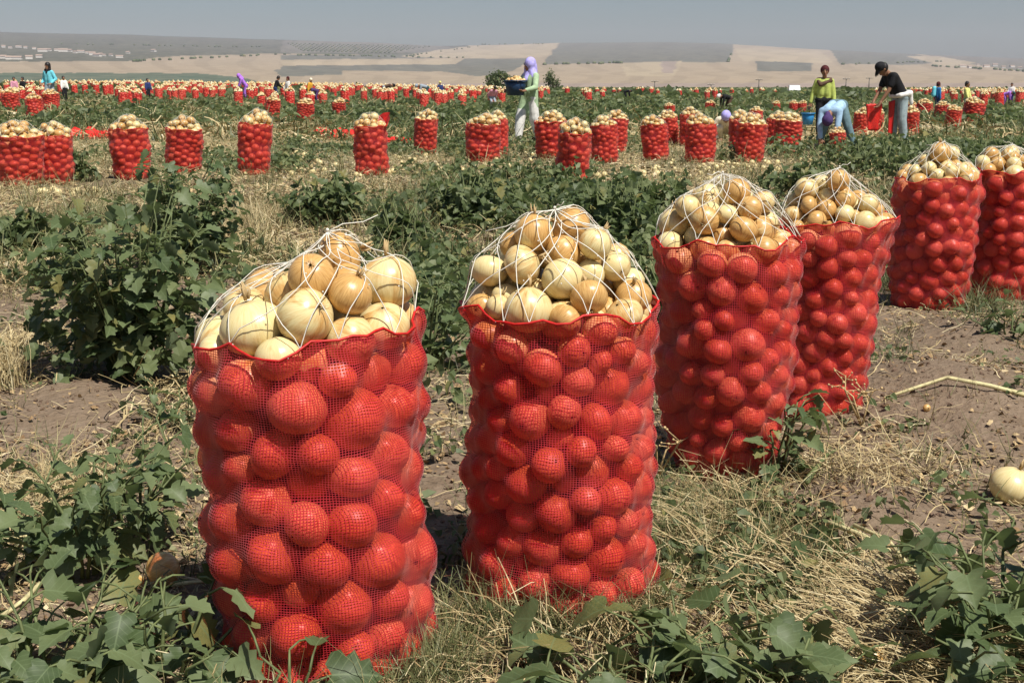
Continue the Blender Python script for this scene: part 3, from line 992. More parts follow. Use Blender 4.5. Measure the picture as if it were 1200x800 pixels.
MARKS = [(0, 100, 'near the woman in turquoise'), (100, 230, 'below the lone dark far figure'), (230, 310, 'around the worker in violet'), (310, 400, 'around the orange topped worker'),
         (400, 480, 'around the stooping worker in dark grey'), (480, 545, 'around the small worker in navy'), (545, 700, 'behind the woman carrying a tub'), (700, 1000, 'in the open weedy middle'),
         (1000, 1115, 'around the walker in blue'), (1115, 1300, 'past the child in yellow')]
segs = {}
for (px, d, zone) in far_spots[:NIND]:
    row = min(range(4), key=lambda i: abs((66, 80, 97, 118)[i] - d))
    mk = next(m_ for (x0, x1, m_) in MARKS if px < x1)
    segs.setdefault((mk, row), []).append((px, d, zone))
i = 0
for (mk, row), lst in segs.items():
    for j, (px, d, zone) in enumerate(sorted(lst)):
        s = r.uniform(.92, 1.12); i += 1
        o = add('onion_sack', FAR[i % 4], loc=far_loc(px, d), rot=(r.uniform(-.06, .06), r.uniform(-.06, .06), r.uniform(0, 6.28)), scale=(s, s, s * r.uniform(.9, 1.1)))
        tag(o, '%s far sack from left, %s row back, %s' % (ORD[j], ORD[row], mk), 'onion sack', ZG[zone])
# the rest, a few pixels high each, along the far edge
rest = far_spots[NIND:]
for k in range(520):
    rest.append((r.uniform(-40, 640), r.choice((138, 150, 165, 185, 210)) * r.uniform(.97, 1.03), 0))
for k in range(90):
    rest.append((r.uniform(1010, 1240), r.choice((135, 155)) * r.uniform(.96, 1.04), 2))
for k in range(34):
    rest.append((r.uniform(640, 900), r.choice((130, 160)) * r.uniform(.96, 1.04), 1))
mb = MB()
for (px, d, z) in rest:
    c = far_loc(px, d); s = r.uniform(.9, 1.15)
    mb.lathe([(.2 * s, 0), (.23 * s, .35 * s), (.22 * s, .7 * s)], 8, 0, c)
    for k in range(5):
        a = k * 1.26 + r.random()
        mb.ball(c + Vector((.11 * s * math.cos(a), .11 * s * math.sin(a), .72 * s)), .09 * s, 5, 3, 1, a=r.random())
    mb.ball(c + Vector((0, 0, .82 * s)), .10 * s, 5, 3, 1, a=r.random())
tag(add('far_sack_rows', mb.mesh('far_sack_rows', [M['farred'], M['onion_far']], attr='tint')), 'farthest rows of red onion sacks merging along the field edge', 'onion sacks', kind='stuff')

# ------------------------------------------------------------------ empty sacks, tub, bucket
def bag_mesh(w, h, seed, open_=.04):
    r = random.Random(seed); mb = MB(); n, m = 26, 14
    vs, fs = [], []
    for layer in (0, 1):
        for i in range(m + 1):
            t = i / m
            for k in range(n):
                a = 2 * math.pi * k / n
                ww = w * (.5 - .05 * math.sin(t * 3 + seed) - .06 * (1 - t)) - layer * .004
                th = (.012 + open_ * t) - layer * .004
                x = ww * math.copysign(abs(math.cos(a)) ** .6, math.cos(a)); y = th * math.sin(a) + .018 * math.sin(x * 34 + seed + t * 4) * (1 - .3 * t)
                vs.append((x, y, h * t + .012 * math.sin(x * 30 + seed) * t))
        b = layer * (m + 1) * n
        for i in range(m):
            for k in range(n):
                q = (b + i * n + k, b + i * n + (k + 1) % n, b + (i + 1) * n + (k + 1) % n, b + (i + 1) * n + k)
                fs.append(q if layer == 0 else q[::-1])
    o = (m + 1) * n
    for k in range(n):
        fs.append((m * n + k, m * n + (k + 1) % n, o + m * n + (k + 1) % n, o + m * n + k))
    fs.append(tuple(range(n))[::-1])
    mb.add(vs, fs)
    return mb
def lying_bag(px, py, L, wd, hh, label, seed, rot=0):
    b = at(px, py); n, m = 22, 9
    mb = MB(); vs, fs = [], []
    for i in range(n + 1):
        for k in range(m + 1):
            u, v = i / n - .5, k / m - .5
            edge = max(0, 1 - max(abs(u) * 2, abs(v) * 2) ** 6)
            z = hh * edge * (.45 + .8 * vnoise(np.array([u * 9 + seed]), np.array([v * 4]), seed)[0])
            vs.append((u * L * (1 + .06 * math.sin(v * 9)), v * wd * (1 + .15 * math.sin(u * 7 + seed)), z + .05))
    for i in range(n):
        for k in range(m):
            a = i * (m + 1) + k
            fs.append((a, a + m + 1, a + m + 2, a + 1))
    nb = len(vs)
    vs += [(x, y, .01) for (x, y, z) in vs]
    fs += [tuple(q + nb for q in reversed(f)) for f in fs]
    ring = [i * (m + 1) for i in range(n + 1)] + [n * (m + 1) + k for k in range(1, m + 1)] + [i * (m + 1) + m for i in range(n - 1, -1, -1)] + [k for k in range(m - 1, 0, -1)]
    for i in range(len(ring)):
        a, b2 = ring[i], ring[(i + 1) % len(ring)]
        fs.append((a, b2, b2 + nb, a + nb))
    mb.add(vs, fs)
    o = add('empty_sack', mb.mesh('empty_sack', M['redcloth']), loc=b, rot=(0, 0, rot))
    tag(o, label, 'sack')
lying_bag(102, 163, .95, .55, .20, 'flat red net sacks lying in weeds beside the wide sack', 3)
lying_bag(377, 160, .42, .4, .16, 'small heap of flat red net cloth on straw, first of two', 5)
lying_bag(402, 163, .62, .45, .18, 'larger heap of flat red net cloth on straw beside open flap sack', 9)
lying_bag(462, 168, .72, .30, .07, 'thin strip of red net cloth lying between two standing sacks', 12)

def vessel(name, r0, r1, h, mat, label, cat, loc, rot=(0, 0, 0), bail=False):
    root = add(name, None, loc=loc, rot=rot)
    tag(root, label, cat)
    mb = MB()
    mb.lathe([(.001, 0), (r0, 0), (r0 + (r1 - r0) * .5, h * .5), (r1, h), (r1 - .008, h), (r0 - .006, .012), (.001, .012)], 28)
    add('shell', mb.mesh('shell', mat), root)
    mb = MB()
    mb.lathe([(r1 - .002, h - .025), (r1 + .014, h - .025), (r1 + .016, h + .002), (r1 - .004, h + .004)], 28)
    add('rim', mb.mesh('rim', mat), root)
    if bail:
        mb = MB(); mb.tube([(r1 * math.cos(a), 0, h - .01 + .17 * math.sin(a)) for a in np.linspace(0, math.pi, 14)], .005, 5)
        add('bail', mb.mesh('bail', M['neck']), root)
    else:
        for sx in (-1, 1):
            mb = MB(); mb.tube([(sx * (r1 + .0), -.05, h - .04), (sx * (r1 + .04), -.04, h - .03), (sx * (r1 + .04), .04, h - .03), (sx * r1, .05, h - .04)], .009, 6)
            add('handle', mb.mesh('handle', mat), root)
    return root
M['tub'] = simple('dark_blue_plastic', (.012, .035, .085), .4, .4, .3, 12)
M['bucket'] = simple('bright_blue_plastic', (.03, .22, .48), .35, .45, .2, 10)

# ------------------------------------------------------------------ people
M['skin'] = simple('brown_skin', (.26, .13, .075), .5, .3, .15, 30)
M['black'] = simple('black_cloth', (.012, .012, .014), .8, .2, .3, 30)
M['hair'] = simple('dark_hair', (.012, .009, .008), .5, .4, .4, 90)
M['eye'] = simple('dark_eye', (.01, .008, .008), .3, .5, .1)
def cloth(name, col): return simple(name, col, .8, .15, .22, 14, .25, 30)
CL = {k: cloth(k + '_cloth', c) for k, c in dict(
    turquoise=(.16, .56, .66), lavender=(.42, .38, .78), palegreen=(.36, .48, .29), white=(.72, .70, .66), lime=(.40, .47, .12), maroon=(.075, .018, .020),
    lightblue=(.34, .50, .66), purple=(.075, .045, .14), teal=(.14, .22, .25), greyteal=(.30, .37, .39), darkteal=(.05, .10, .11), violet=(.38, .16, .62), orange=(.70, .36, .04), navy=(.025, .04, .13),
    grey=(.28, .33, .38), pink=(.55, .25, .33), yellow=(.70, .68, .22), blue=(.03, .17, .40), cream=(.74, .66, .50), brown=(.10, .06, .04)).items()}
CL['black'] = M['black']; CL['hair'] = M['hair']

def ik(a, t, l1, l2, pole):
    a, t, pole = Vector(a), Vector(t), Vector(pole)
    d = t - a; L = min(d.length, (l1 + l2) * .995); d.normalize()
    t = a + d * L
    x = (l1 * l1 - l2 * l2 + L * L) / (2 * L)
    h = math.sqrt(max(l1 * l1 - x * x, 0))
    pp = (pole - d * pole.dot(d))
    if pp.length < 1e-5: pp = d.orthogonal()
    return a + d * x + pp.normalized() * h, t

def rm(o, vox, sm=2):
    m = o.modifiers.new('Remesh', 'REMESH'); m.mode = 'VOXEL'; m.voxel_size = vox; m.use_smooth_shade = True
    s = o.modifiers.new('Smooth', 'SMOOTH'); s.iterations = sm; s.factor = .5

def person(loc, face, sc, label, hz=.88, bend=0, headp=0, turn=0, handR=None, handL=None, footR=(.09, .02, .06), footL=(-.09, -.02, .06),
           shirt='white', trousers='grey', sleeves='long', head='hair', headcol='hair', loose=0.0, tunic=None, extra=None, fine=True, knee=(0, 1, 0), group=None):
    """face: world direction the person looks (x, y). Local frame: +Y ahead, +X to the person's right."""
    vox = .016 if fine else .03
    root = add('person', None, loc=loc, rot=(0, 0, math.atan2(-face[0], face[1])), scale=sc)
    tag(root, label, 'person', group)
    b = R(bend); sp = Vector((0, math.sin(b), math.cos(b))); fw = Vector((0, math.cos(b), -math.sin(b)))
    hip = Vector((0, 0, hz)); chest = hip + sp * .44; nb = hip + sp * .52
    hb = R(headp); hd = Vector((0, math.sin(hb), math.cos(hb))); hf = Vector((math.sin(R(turn)), math.cos(hb), -math.sin(hb))).normalized()
    hc = nb + hd * .15
    side = Vector((1, 0, 0))
    sh = {s: chest + side * s * .165 for s in (1, -1)}
    hp = {s: hip + side * s * .085 for s in (1, -1)}
    hands = {1: Vector(handR) if handR else Vector((.24, .06, hz - .12)), -1: Vector(handL) if handL else Vector((-.24, .06, hz - .12))}
    feet = {1: Vector(footR), -1: Vector(footL)}
    el, wr, kn, an = {}, {}, {}, {}
    for s in (1, -1):
        el[s], wr[s] = ik(sh[s], hands[s], .285, .25, -fw * .6 + side * s * .5 + Vector((0, 0, -.6)))
        kn[s], an[s] = ik(hp[s], feet[s], .42, .41, Vector(knee) + side * s * .15)
    # body: one continuous surface
    mb = MB()
    mb.ball(hc, .098, 14, 10, sc=(.86, 1.0, 1.12)); mb.caps(hc + hf * .03 - hd * .06, hc + hf * .055 - hd * .085, .062, .048)
    mb.caps(hc + hf * .095 - hd * .0, hc + hf * .112 - hd * .03, .012, .016, 8)
    for s in (1, -1): mb.ball(hc + side * s * .085 - hd * .01, .024, 8, 6, sc=(.5, 1, 1.3))
    mb.caps(nb - sp * .06, hc - hd * .05, .056, .052)
    mb.caps(sh[1] - side * .03, sh[-1] + side * .03, .062, .062)
    for s in (1, -1):
        mb.caps(hip + side * s * .06, chest + side * s * .07 - sp * .05, .088, .095)
        mb.caps(hp[s], kn[s], .078, .055); mb.caps(kn[s], an[s], .054, .036)
        mb.caps(an[s] - Vector((0, .03, .02)), an[s] + Vector((0, .15, -.035)), .038, .028)
        mb.caps(sh[s], el[s], .046, .038); mb.caps(el[s], wr[s], .038, .026)
        dr = (wr[s] - el[s]).normalized()
        pn = dr.cross(side * s)
        if pn.length < .1: pn = dr.cross(Vector((0, 1, 0)))
        pn.normalize(); ac = dr.cross(pn).normalized()
        palm = wr[s] + dr * .075
        mb.caps(wr[s] + ac * .014, palm + ac * .022, .024, .020, 8); mb.caps(wr[s] - ac * .014, palm - ac * .022, .024, .020, 8)
        if fine:
            for q, ln in enumerate((.058, .070, .066, .050)):
                o_ = palm + ac * (.030 - q * .020)
                k1 = o_ + dr * ln * .6 + pn * .012; k2 = k1 + dr * ln * .45 + pn * .035
                mb.caps(o_, k1, .0125, .011, 6); mb.caps(k1, k2, .011, .009, 6)
            t0 = wr[s] + dr * .03 + ac * .03
            t1 = t0 + ac * .035 + dr * .03 + pn * .01; mb.caps(t0, t1, .014, .012, 6); mb.caps(t1, t1 + dr * .03 + pn * .014, .012, .010, 6)
    rm(add('body', mb.mesh('body', M['skin']), root), vox * (.62 if fine else .8), 1)
    if fine:
        for s in (1, -1):
            m2 = MB(); m2.ball(hc + hf * .088 + side * s * .034 + hd * .022, .012, 8, 6); add('eye', m2.mesh('eye', M['eye']), root)
            m2 = MB(); m2.caps(hc + hf * .092 + side * s * .018 + hd * .045, hc + hf * .082 + side * s * .055 + hd * .043, .006, .005, 6); add('eyebrow', m2.mesh('eyebrow', M['hair']), root)
        m2 = MB(); m2.caps(hc + hf * .103 - hd * .062 + side * .022, hc + hf * .103 - hd * .062 - side * .022, .007, .007, 6)
        add('mouth', m2.mesh('mouth', cloth_lip), root)
    # clothes
    mb = MB()
    mb.caps(sh[1] - side * .02, sh[-1] + side * .02, .078, .078)
    for s in (1, -1):
        mb.caps(hip + side * s * .075 - sp * .02, chest + side * s * .075 - sp * .04, .108 + loose * .4, .112)
        mb.caps(hip + side * s * .06 + fw * .03 + sp * .15, chest + side * s * .06 + fw * .03 - sp * .08, .10, .10)
        mb.caps(sh[s], el[s] if sleeves != 'short' else sh[s].lerp(el[s], .62), .070, .060 if sleeves != 'short' else .062)
        if sleeves == 'long': mb.caps(el[s], el[s].lerp(wr[s], .92), .058, .044)
    rm(add('shirt', mb.mesh('shirt', CL[shirt]), root), vox)
    mb = MB()
    mb.caps(hp[1], hp[-1], .118, .118)
    for s in (1, -1):
        mb.caps(hp[s], kn[s], .100 + loose * .4, .074 + loose); mb.caps(kn[s], kn[s].lerp(an[s], .95), .073 + loose, .056 + loose * .9)
    rm(add('trousers', mb.mesh('trousers', CL[trousers]), root), vox)
    for s in (1, -1):
        mb = MB(); mb.caps(an[s] + Vector((0, -.035, -.025)), an[s] + Vector((0, .165, -.038)), .046, .036)
        rm(add('shoe', mb.mesh('shoe', M['black']), root), vox)
    if tunic:
        mb = MB()
        mb.caps(hip + side * .08 + Vector((0, 0, .12)), hp[1].lerp(kn[1], .72), .13, .105)
        mb.caps(hip - side * .08 + Vector((0, 0, .12)), hp[-1].lerp(kn[-1], .72), .13, .105)
        mb.caps(hip + Vector((0, 0, .1)), (kn[1] + kn[-1]) / 2 + Vector((0, -.06, .12)), .14, .12)
        rm(add('tunic', mb.mesh('tunic', CL[tunic]), root), vox)
    # head gear
    mb = MB()
    if head == 'hair':
        mb.ball(hc - hf * .018 + hd * .022, .108, 14, 10, sc=(.92, 1, 1.08)); mb.caps(hc - hf * .05, hc - hf * .06 - hd * .06, .075, .06)
        rm(add('hair', mb.mesh('hair', CL[headcol]), root), vox * .9, 1)
    elif head == 'longhair':
        mb.ball(hc - hf * .022 + hd * .022, .112, 14, 10, sc=(.95, 1, 1.1))
        mb.caps(hc - hf * .06, nb - fw * .09 - sp * .16, .08, .05); mb.caps(hc - hf * .03 + side * .08, nb + side * .09 - sp * .08, .04, .035); mb.caps(hc - hf * .03 - side * .08, nb - side * .09 - sp * .08, .04, .035)
        rm(add('hair', mb.mesh('hair', CL[headcol]), root), vox * .9, 1)
    elif head == 'scarf':
        mb.ball(hc - hf * .026 + hd * .016, .124, 16, 10, sc=(.96, 1, 1.08))
        for s in (1, -1):
            mb.caps(hc + side * s * .088 - hf * .0 + hd * .02, hc + side * s * .062 + hf * .05 - hd * .12, .042, .046)
            mb.caps(hc + side * s * .05 - hd * .13, chest + side * s * .12 - sp * .03, .085, .095)
        mb.caps(hc + hf * .03 - hd * .15, chest + fw * .09 - sp * .08, .075, .07); mb.caps(hc - hf * .06 - hd * .05, chest - fw * .06, .10, .11)
        rm(add('headscarf', mb.mesh('headscarf', CL[headcol]), root), vox * .9, 1)
    elif head == 'wrap':
        mb.ball(hc - hf * .024 + hd * .03, .114, 14, 10, sc=(.95, 1, 1.05)); mb.caps(hc - hf * .07, hc - hf * .09 - hd * .07, .07, .05)
        rm(add('headscarf', mb.mesh('headscarf', CL[headcol]), root), vox * .9, 1)
    elif head in ('cap', 'hat'):
        mb.ball(hc - hf * .012 + hd * .045, .110, 14, 10, sc=(.93, 1.0, .9))
        if head == 'cap':
            for s in (-.045, 0, .045): mb.caps(hc + hf * .08 + hd * .055 + side * s, hc + hf * (.185 - abs(s) * .5) + hd * .035 + side * s, .02, .012)
        else:
            for k in range(14):
                a = k / 14 * 6.283; q = hf * math.cos(a) + side * math.sin(a)
                mb.caps(hc + q * .09 + hd * .05, hc + q * .165 + hd * .03, .018, .014, 8)
        rm(add('cap' if head == 'cap' else 'hat', mb.mesh('cap', CL[headcol]), root), vox * .8, 1)
        if head == 'cap':
            mb = MB(); mb.ball(hc - hf * .025 - hd * .005, .101, 12, 8); rm(add('hair', mb.mesh('hair', M['hair']), root), vox, 1)
    for (nm, col, prims) in (extra or ()):
        mb = MB()
        for (a, c, ra, rb) in prims: mb.caps(a, c, ra, rb)
        rm(add(nm, mb.mesh(nm, CL[col]), root), vox)
    return root, dict(hands=wr, hip=hip, chest=chest, head=hc)
cloth_lip = simple('lip', (.22, .07, .06), .5, .3, .1)

def wpos(px, base, top, H):
    b = at(px, base); d = project(b)[2][0]
    return b, (base - top) / scale_at(d) / H

# the woman carrying a tub
b, s = wpos(620, 165, 73, 1.62)
root, J = person(b, (-.74, -.67), s, 'woman in lavender headscarf and pale green tunic striding with a dark blue tub', hz=.87, bend=-4, headp=12, turn=20,
       handR=(.25, .34, 1.04), handL=(-.25, .33, 1.02), footR=(.08, .24, .06), footL=(-.08, -.20, .06), shirt='palegreen', trousers='white', loose=.035, tunic='palegreen', head='scarf', headcol='lavender')
mw = Matrix.Translation(b) @ Matrix.Rotation(math.atan2(.74, -.67), 4, 'Z') @ Matrix.Scale(s, 4)
tubpos = mw @ Vector((.0, .38, .92))
vessel('tub', .18, .245, .32, M['tub'], 'dark blue tub heaped with onions in the arms of the woman in lavender headscarf', 'tub', tubpos, (0, 0, math.atan2(.74, -.67)))
rr = np.random.default_rng(9); P_ = []
for k in range(34):
    a = rr.uniform(0, 6.28); q = .20 * math.sqrt(rr.random()); P_.append((q * math.cos(a), q * math.sin(a), .29 + .10 * (1 - (q / .22) ** 2) * rr.uniform(.5, 1)))
o = add('onion_pile', joined_onions('onion_pile', np.array(P_), np.full(34, .047), [rand_quat(rr) for _ in P_], ONION_LO, M['onion']), loc=tubpos)
tag(o, 'golden onions heaped in the dark blue tub', 'onions', kind='stuff')

# man in black filling a sack
b, s = wpos(1052, 171, 74, 1.55)
f = (-.97, -.22)
person(b, f, s, 'man in black t-shirt and cap leaning over a red bag, pale shirt knotted at waist', hz=.90, bend=32, headp=62, handR=(.10, .50, .80), handL=(-.14, .48, .80),
       footR=(.10, .06, .06), footL=(-.10, -.08, .06), shirt='black', trousers='greyteal', sleeves='short', head='cap', headcol='black', loose=.015,
       extra=[('tied_shirt', 'white', [((.17, .10, .93), (.16, -.08, .96), .05, .055), ((-.17, .10, .93), (-.16, -.08, .96), .05, .055), ((.12, -.12, .97), (-.12, -.12, .97), .06, .06), ((.13, .13, .92), (-.13, .13, .92), .045, .045), ((-.13, -.12, .95), (-.14, -.15, .78), .05, .035)])])
mw = Matrix.Translation(b) @ Matrix.Rotation(math.atan2(-f[0], f[1]), 4, 'Z') @ Matrix.Scale(s, 4)
q = mw @ Vector((0, .53, .29))
o = add('empty_sack', bag_mesh(.31, .52, 2, .06).mesh('empty_sack', M['redcloth']), loc=q, rot=(0, 0, .25)); tag(o, 'bright red empty bag held open by the man in black shirt', 'sack')
q = mw @ Vector((.0, .17, .20))
o = add('empty_sack', bag_mesh(.13, .68, 6, .03).mesh('empty_sack', M['hem']), loc=q, rot=(0, 0, .1)); tag(o, 'dark red folded bag hanging against the thighs of the man in black', 'sack')

# worker bending to the ground
b, s = wpos(979, 177, 110, 1.10)
person(b, (-.5, -.86), min(s, 1.1), 'worker in light blue shirt and purple wrap bending down to the ground', hz=.86, bend=103, headp=150, handR=(.12, .62, .12), handL=(-.10, .55, .16),
       footR=(.36, .02, .06), footL=(-.36, -.02, .06), shirt='lightblue', trousers='teal', head='wrap', headcol='purple', loose=.012)
# woman in lime
b, s = wpos(963, 161, 83, 1.60)
root, J = person(b, (-.15, -1), s, 'woman in lime green sweater and dark red headscarf standing with a blue bucket', hz=.88, bend=0, headp=5, handR=(.34, .06, .70), handL=(-.25, .12, .80),
       shirt='lime', trousers='black', head='wrap', headcol='maroon', extra=[('shawl', 'brown', [((-.15, .06, 1.33), (.10, .13, 1.24), .045, .05), ((.10, .13, 1.24), (.15, .10, 1.32), .05, .04), ((.15, .0, 1.36), (-.15, .0, 1.36), .05, .05)])])
mw = Matrix.Translation(b) @ Matrix.Rotation(math.atan2(.15, -1), 4, 'Z') @ Matrix.Scale(s, 4)
q = mw @ Vector((.35, .08, .30))
vessel('bucket', .115, .15, .27, M['bucket'], 'bright blue bucket hanging from the hand of the woman in lime', 'bucket', q, bail=True)
# crouching worker
b, s = wpos(851, 168, 131, .68)
person(b, (-.2, -1), min(s, 1.1), 'worker with lavender hat in pale patterned clothes crouching between tall sacks', hz=.30, bend=62, headp=80, handR=(.16, .50, .12), handL=(-.16, .50, .12),
       footR=(.14, .12, .06), footL=(-.14, .10, .06), shirt='cream', trousers='cream', head='wrap', headcol='lavender', loose=.01)
# woman in turquoise
b, s = wpos(60, 127, 75, 1.66)
person(b, (-.35, -.9), s, 'woman in turquoise sweater and dark scarf standing behind sacks', hz=.88, bend=3, headp=8, handR=(.22, .16, .92), handL=(-.22, .16, .92),
       shirt='turquoise', trousers='grey', head='longhair', headcol='hair', loose=.03, extra=[('scarf', 'black', [((-.09, .05, 1.40), (.09, .05, 1.40), .06, .06), ((0, .10, 1.38), (0, .12, 1.30), .05, .04)])])

def far_person(px, base, top, H, face, label, **kw):
    b, s = wpos(px, base, top, H)
    person(b, face, max(.8, min(1.25, s)), label, fine=False, **kw)
STAND = dict(hz=.88, handR=(.22, .2, .8), handL=(-.22, .2, .8))
STOOP = dict(hz=.84, bend=75, headp=110, handR=(.12, .5, .3), handL=(-.12, .5, .3))
far_person(289, 119, 91, 1.35, (-.9, -.3), 'worker in violet top and headscarf far off among the sacks', hz=.86, bend=35, headp=40, handR=(.1, .5, .7), handL=(-.1, .5, .7), shirt='violet', trousers='violet', head='scarf', headcol='violet')
far_person(323, 120, 90, 1.6, (.8, .3), 'dark clothed worker leaning toward one in a white shirt', hz=.87, bend=18, headp=30, handR=(.1, .45, .9), handL=(-.1, .45, .9), shirt='black', trousers='navy', head='hair')
far_person(338, 121, 92, 1.6, (-.7, -.6), 'worker in white shirt and dark red cap facing a dark clothed one', shirt='white', trousers='navy', head='wrap', headcol='maroon', **STAND)
far_person(363, 121, 94, 1.55, (.8, -.4), 'worker in orange top and pale cap among far sacks', bend=12, headp=20, hz=.87, shirt='orange', trousers='maroon', head='wrap', headcol='cream')
far_person(372, 121, 100, 1.25, (-.8, -.4), 'stooping worker in dark violet just beside the orange one', shirt='purple', trousers='purple', head='wrap', headcol='black', **STOOP)
far_person(450, 117, 96, 1.2, (.9, .2), 'stooping worker in dark grey above the slim lone sack', shirt='brown', trousers='grey', head='wrap', headcol='black', **STOOP)
far_person(501, 119, 97, 1.15, (-.8, -.2), 'worker in grey blue top bent over beside one in navy', shirt='grey', trousers='darkteal', head='wrap', headcol='grey', **STOOP)
far_person(516, 121, 98, 1.55, (.2, -.9), 'small worker in navy with a yellow cap', shirt='navy', trousers='navy', head='wrap', headcol='yellow', **STAND)
far_person(576, 127, 101, 1.30, (.4, -.8), 'worker in pinkish top and grey trousers bending left behind tub woman', hz=.70, bend=45, headp=50, shirt='pink', trousers='grey', head='hair')
far_person(18, 118, 90, 1.62, (.4, -.9), 'small far figure in pale pink, left of a dark one', shirt='pink', trousers='white', head='hair', **STAND)
far_person(28, 118, 90, 1.62, (-.4, -.9), 'small far figure all in dark clothes next to the pale pink one', shirt='black', trousers='black', head='hair', **STAND)
far_person(76, 119, 90, 1.62, (.6, -.7), 'dark haired worker in white top right behind turquoise sweater woman', shirt='white', trousers='black', head='hair', **STAND)
far_person(174, 119, 93, 1.62, (.6, -.7), 'lone dark figure far off over the weedy gap', shirt='navy', trousers='black', head='hair', **STAND)
far_person(1097, 134, 103, 1.6, (.9, .2), 'walker in blue with a light blue bundle on the back', shirt='blue', trousers='navy', head='wrap', headcol='maroon',
           extra=[('bundle', 'turquoise', [((0, -.22, 1.0), (0, -.2, 1.35), .12, .11)])], hz=.88, bend=5)
far_person(1131, 140, 101, 1.62, (.7, -.5), 'child in pale yellow top standing beside the low wide sack', shirt='yellow', trousers='palegreen', head='hair', **STAND)
far_person(1184, 124, 104, 1.62, (-.5, -.8), 'worker in white shirt far off by the photo\'s right border', shirt='white', trousers='navy', head='hair', **STAND)
far_person(1176, 124, 105, 1.3, (.7, -.5), 'stooping worker in violet next to the one in white shirt', shirt='violet', trousers='violet', head='wrap', headcol='darkteal', **STOOP)
far_person(855, 134, 110, 1.1, (-.9, -.3), 'worker stooping in dark clothes behind the crouching one, white wrap', shirt='black', trousers='brown', head='wrap', headcol='white', **STOOP)
far_person(732, 118, 110, .9, (.9, -.3), 'dark stooping figure low in the far weeds', shirt='black', trousers='black', head='hair', **STOOP)

# ------------------------------------------------------------------ far things: trees, poles, car, houses
def leaf_tmpl(kind):
    if kind == 'hi':
        half = [(.0, .0), (.20, -.10), (.44, -.03), (.50, .16), (.36, .28), (.50, .46), (.30, .58), (.35, .73), (.15, .82)]
        V = [(0, 0), (0, .25), (0, .55), (0, .8), (0, 1.0)] + half[1:] + [(-a, b) for a, b in half[1:]]
        def side(o, flip):
            p = lambda i: o + i - 1
            T = [(0, p(1), 1), (p(1), p(2), 1), (p(2), p(3), 1), (p(3), p(4), 1), (p(4), 2, 1), (p(4), p(5), 2), (p(5), p(6), 2), (p(6), 3, 2), (p(6), p(7), 3), (p(7), p(8), 3), (p(8), 4, 3)]
            return [t[::-1] for t in T] if flip else T
        return np.array(V), np.array(side(5, False) + side(13, True))
    V = [(0, .42), (0, 0), (.44, .14), (.36, .60), (0, 1), (-.36, .60), (-.44, .14)]
    return np.array(V), np.array([(0, 1, 2), (0, 2, 3), (0, 3, 4), (0, 4, 5), (0, 5, 6), (0, 6, 1)])
def leaf_shape(kind, seed):
    V, F = leaf_tmpl(kind); r = np.random.default_rng(seed)
    V = V * np.array([r.uniform(.85, 1.05), 1.0]) + r.normal(0, .02, V.shape) * (np.abs(V[:, :1]) > .01)
    x, y = V[:, 0], V[:, 1]
    z = r.uniform(.10, .60) * np.abs(x) - r.uniform(.05, .45) * y ** 2 + .05 * np.sin(9 * y + r.uniform(0, 6)) * np.sign(x) * np.abs(x) * 2
    return np.stack([x, y, z], 1), F
LEAF_HI = [leaf_shape('hi', s) for s in range(5)]
LEAF_LO = [leaf_shape('lo', s + 9) for s in range(3)]
LEAF_ME = [mesh_np('leaf', v, f, [M['leaf']], uv=v[:, :2], smooth=True) for v, f in LEAF_HI]

def rotmats(yaw, pitch, roll):
    cy, sy, cp, sp_, cr, sr = np.cos(yaw), np.sin(yaw), np.cos(pitch), np.sin(pitch), np.cos(roll), np.sin(roll)
    o = np.zeros_like(yaw); l = o + 1
    Rz = np.stack([cy, -sy, o, sy, cy, o, o, o, l], -1).reshape(-1, 3, 3)
    Rx = np.stack([l, o, o, o, cp, -sp_, o, sp_, cp], -1).reshape(-1, 3, 3)
    Ry = np.stack([cr, o, sr, o, l, o, -sr, o, cr], -1).reshape(-1, 3, 3)
    return Rz @ Rx @ Ry
def scatter(tmpls, pos, yaw, pitch, roll, scale, tint, which=None):
    """many small pieces -> vertex and triangle arrays"""
    n = len(pos); Rm = rotmats(yaw, pitch, roll)
    which = rng.integers(0, len(tmpls), n) if which is None else which
    Vs, Fs, Ts = [], [], []; b = 0
    for t, (v, f) in enumerate(tmpls):
        m = which == t
        if not m.any(): continue
        sc = scale[m] if scale.ndim == 2 else scale[m][:, None]
        vv = v[None] * sc[:, None, :] if sc.shape[1] == 3 else v[None] * sc[:, None, :1]
        vv = np.einsum('nij,nkj->nki', Rm[m], vv) + pos[m][:, None, :]
        k = len(vv)
        Vs.append(vv.reshape(-1, 3)); Fs.append((f[None] + (np.arange(k) * len(v))[:, None, None] + b).reshape(-1, 3)); Ts.append(np.repeat(tint[m], len(v)))
        b += k * len(v)
    return np.concatenate(Vs), np.concatenate(Fs), np.concatenate(Ts)

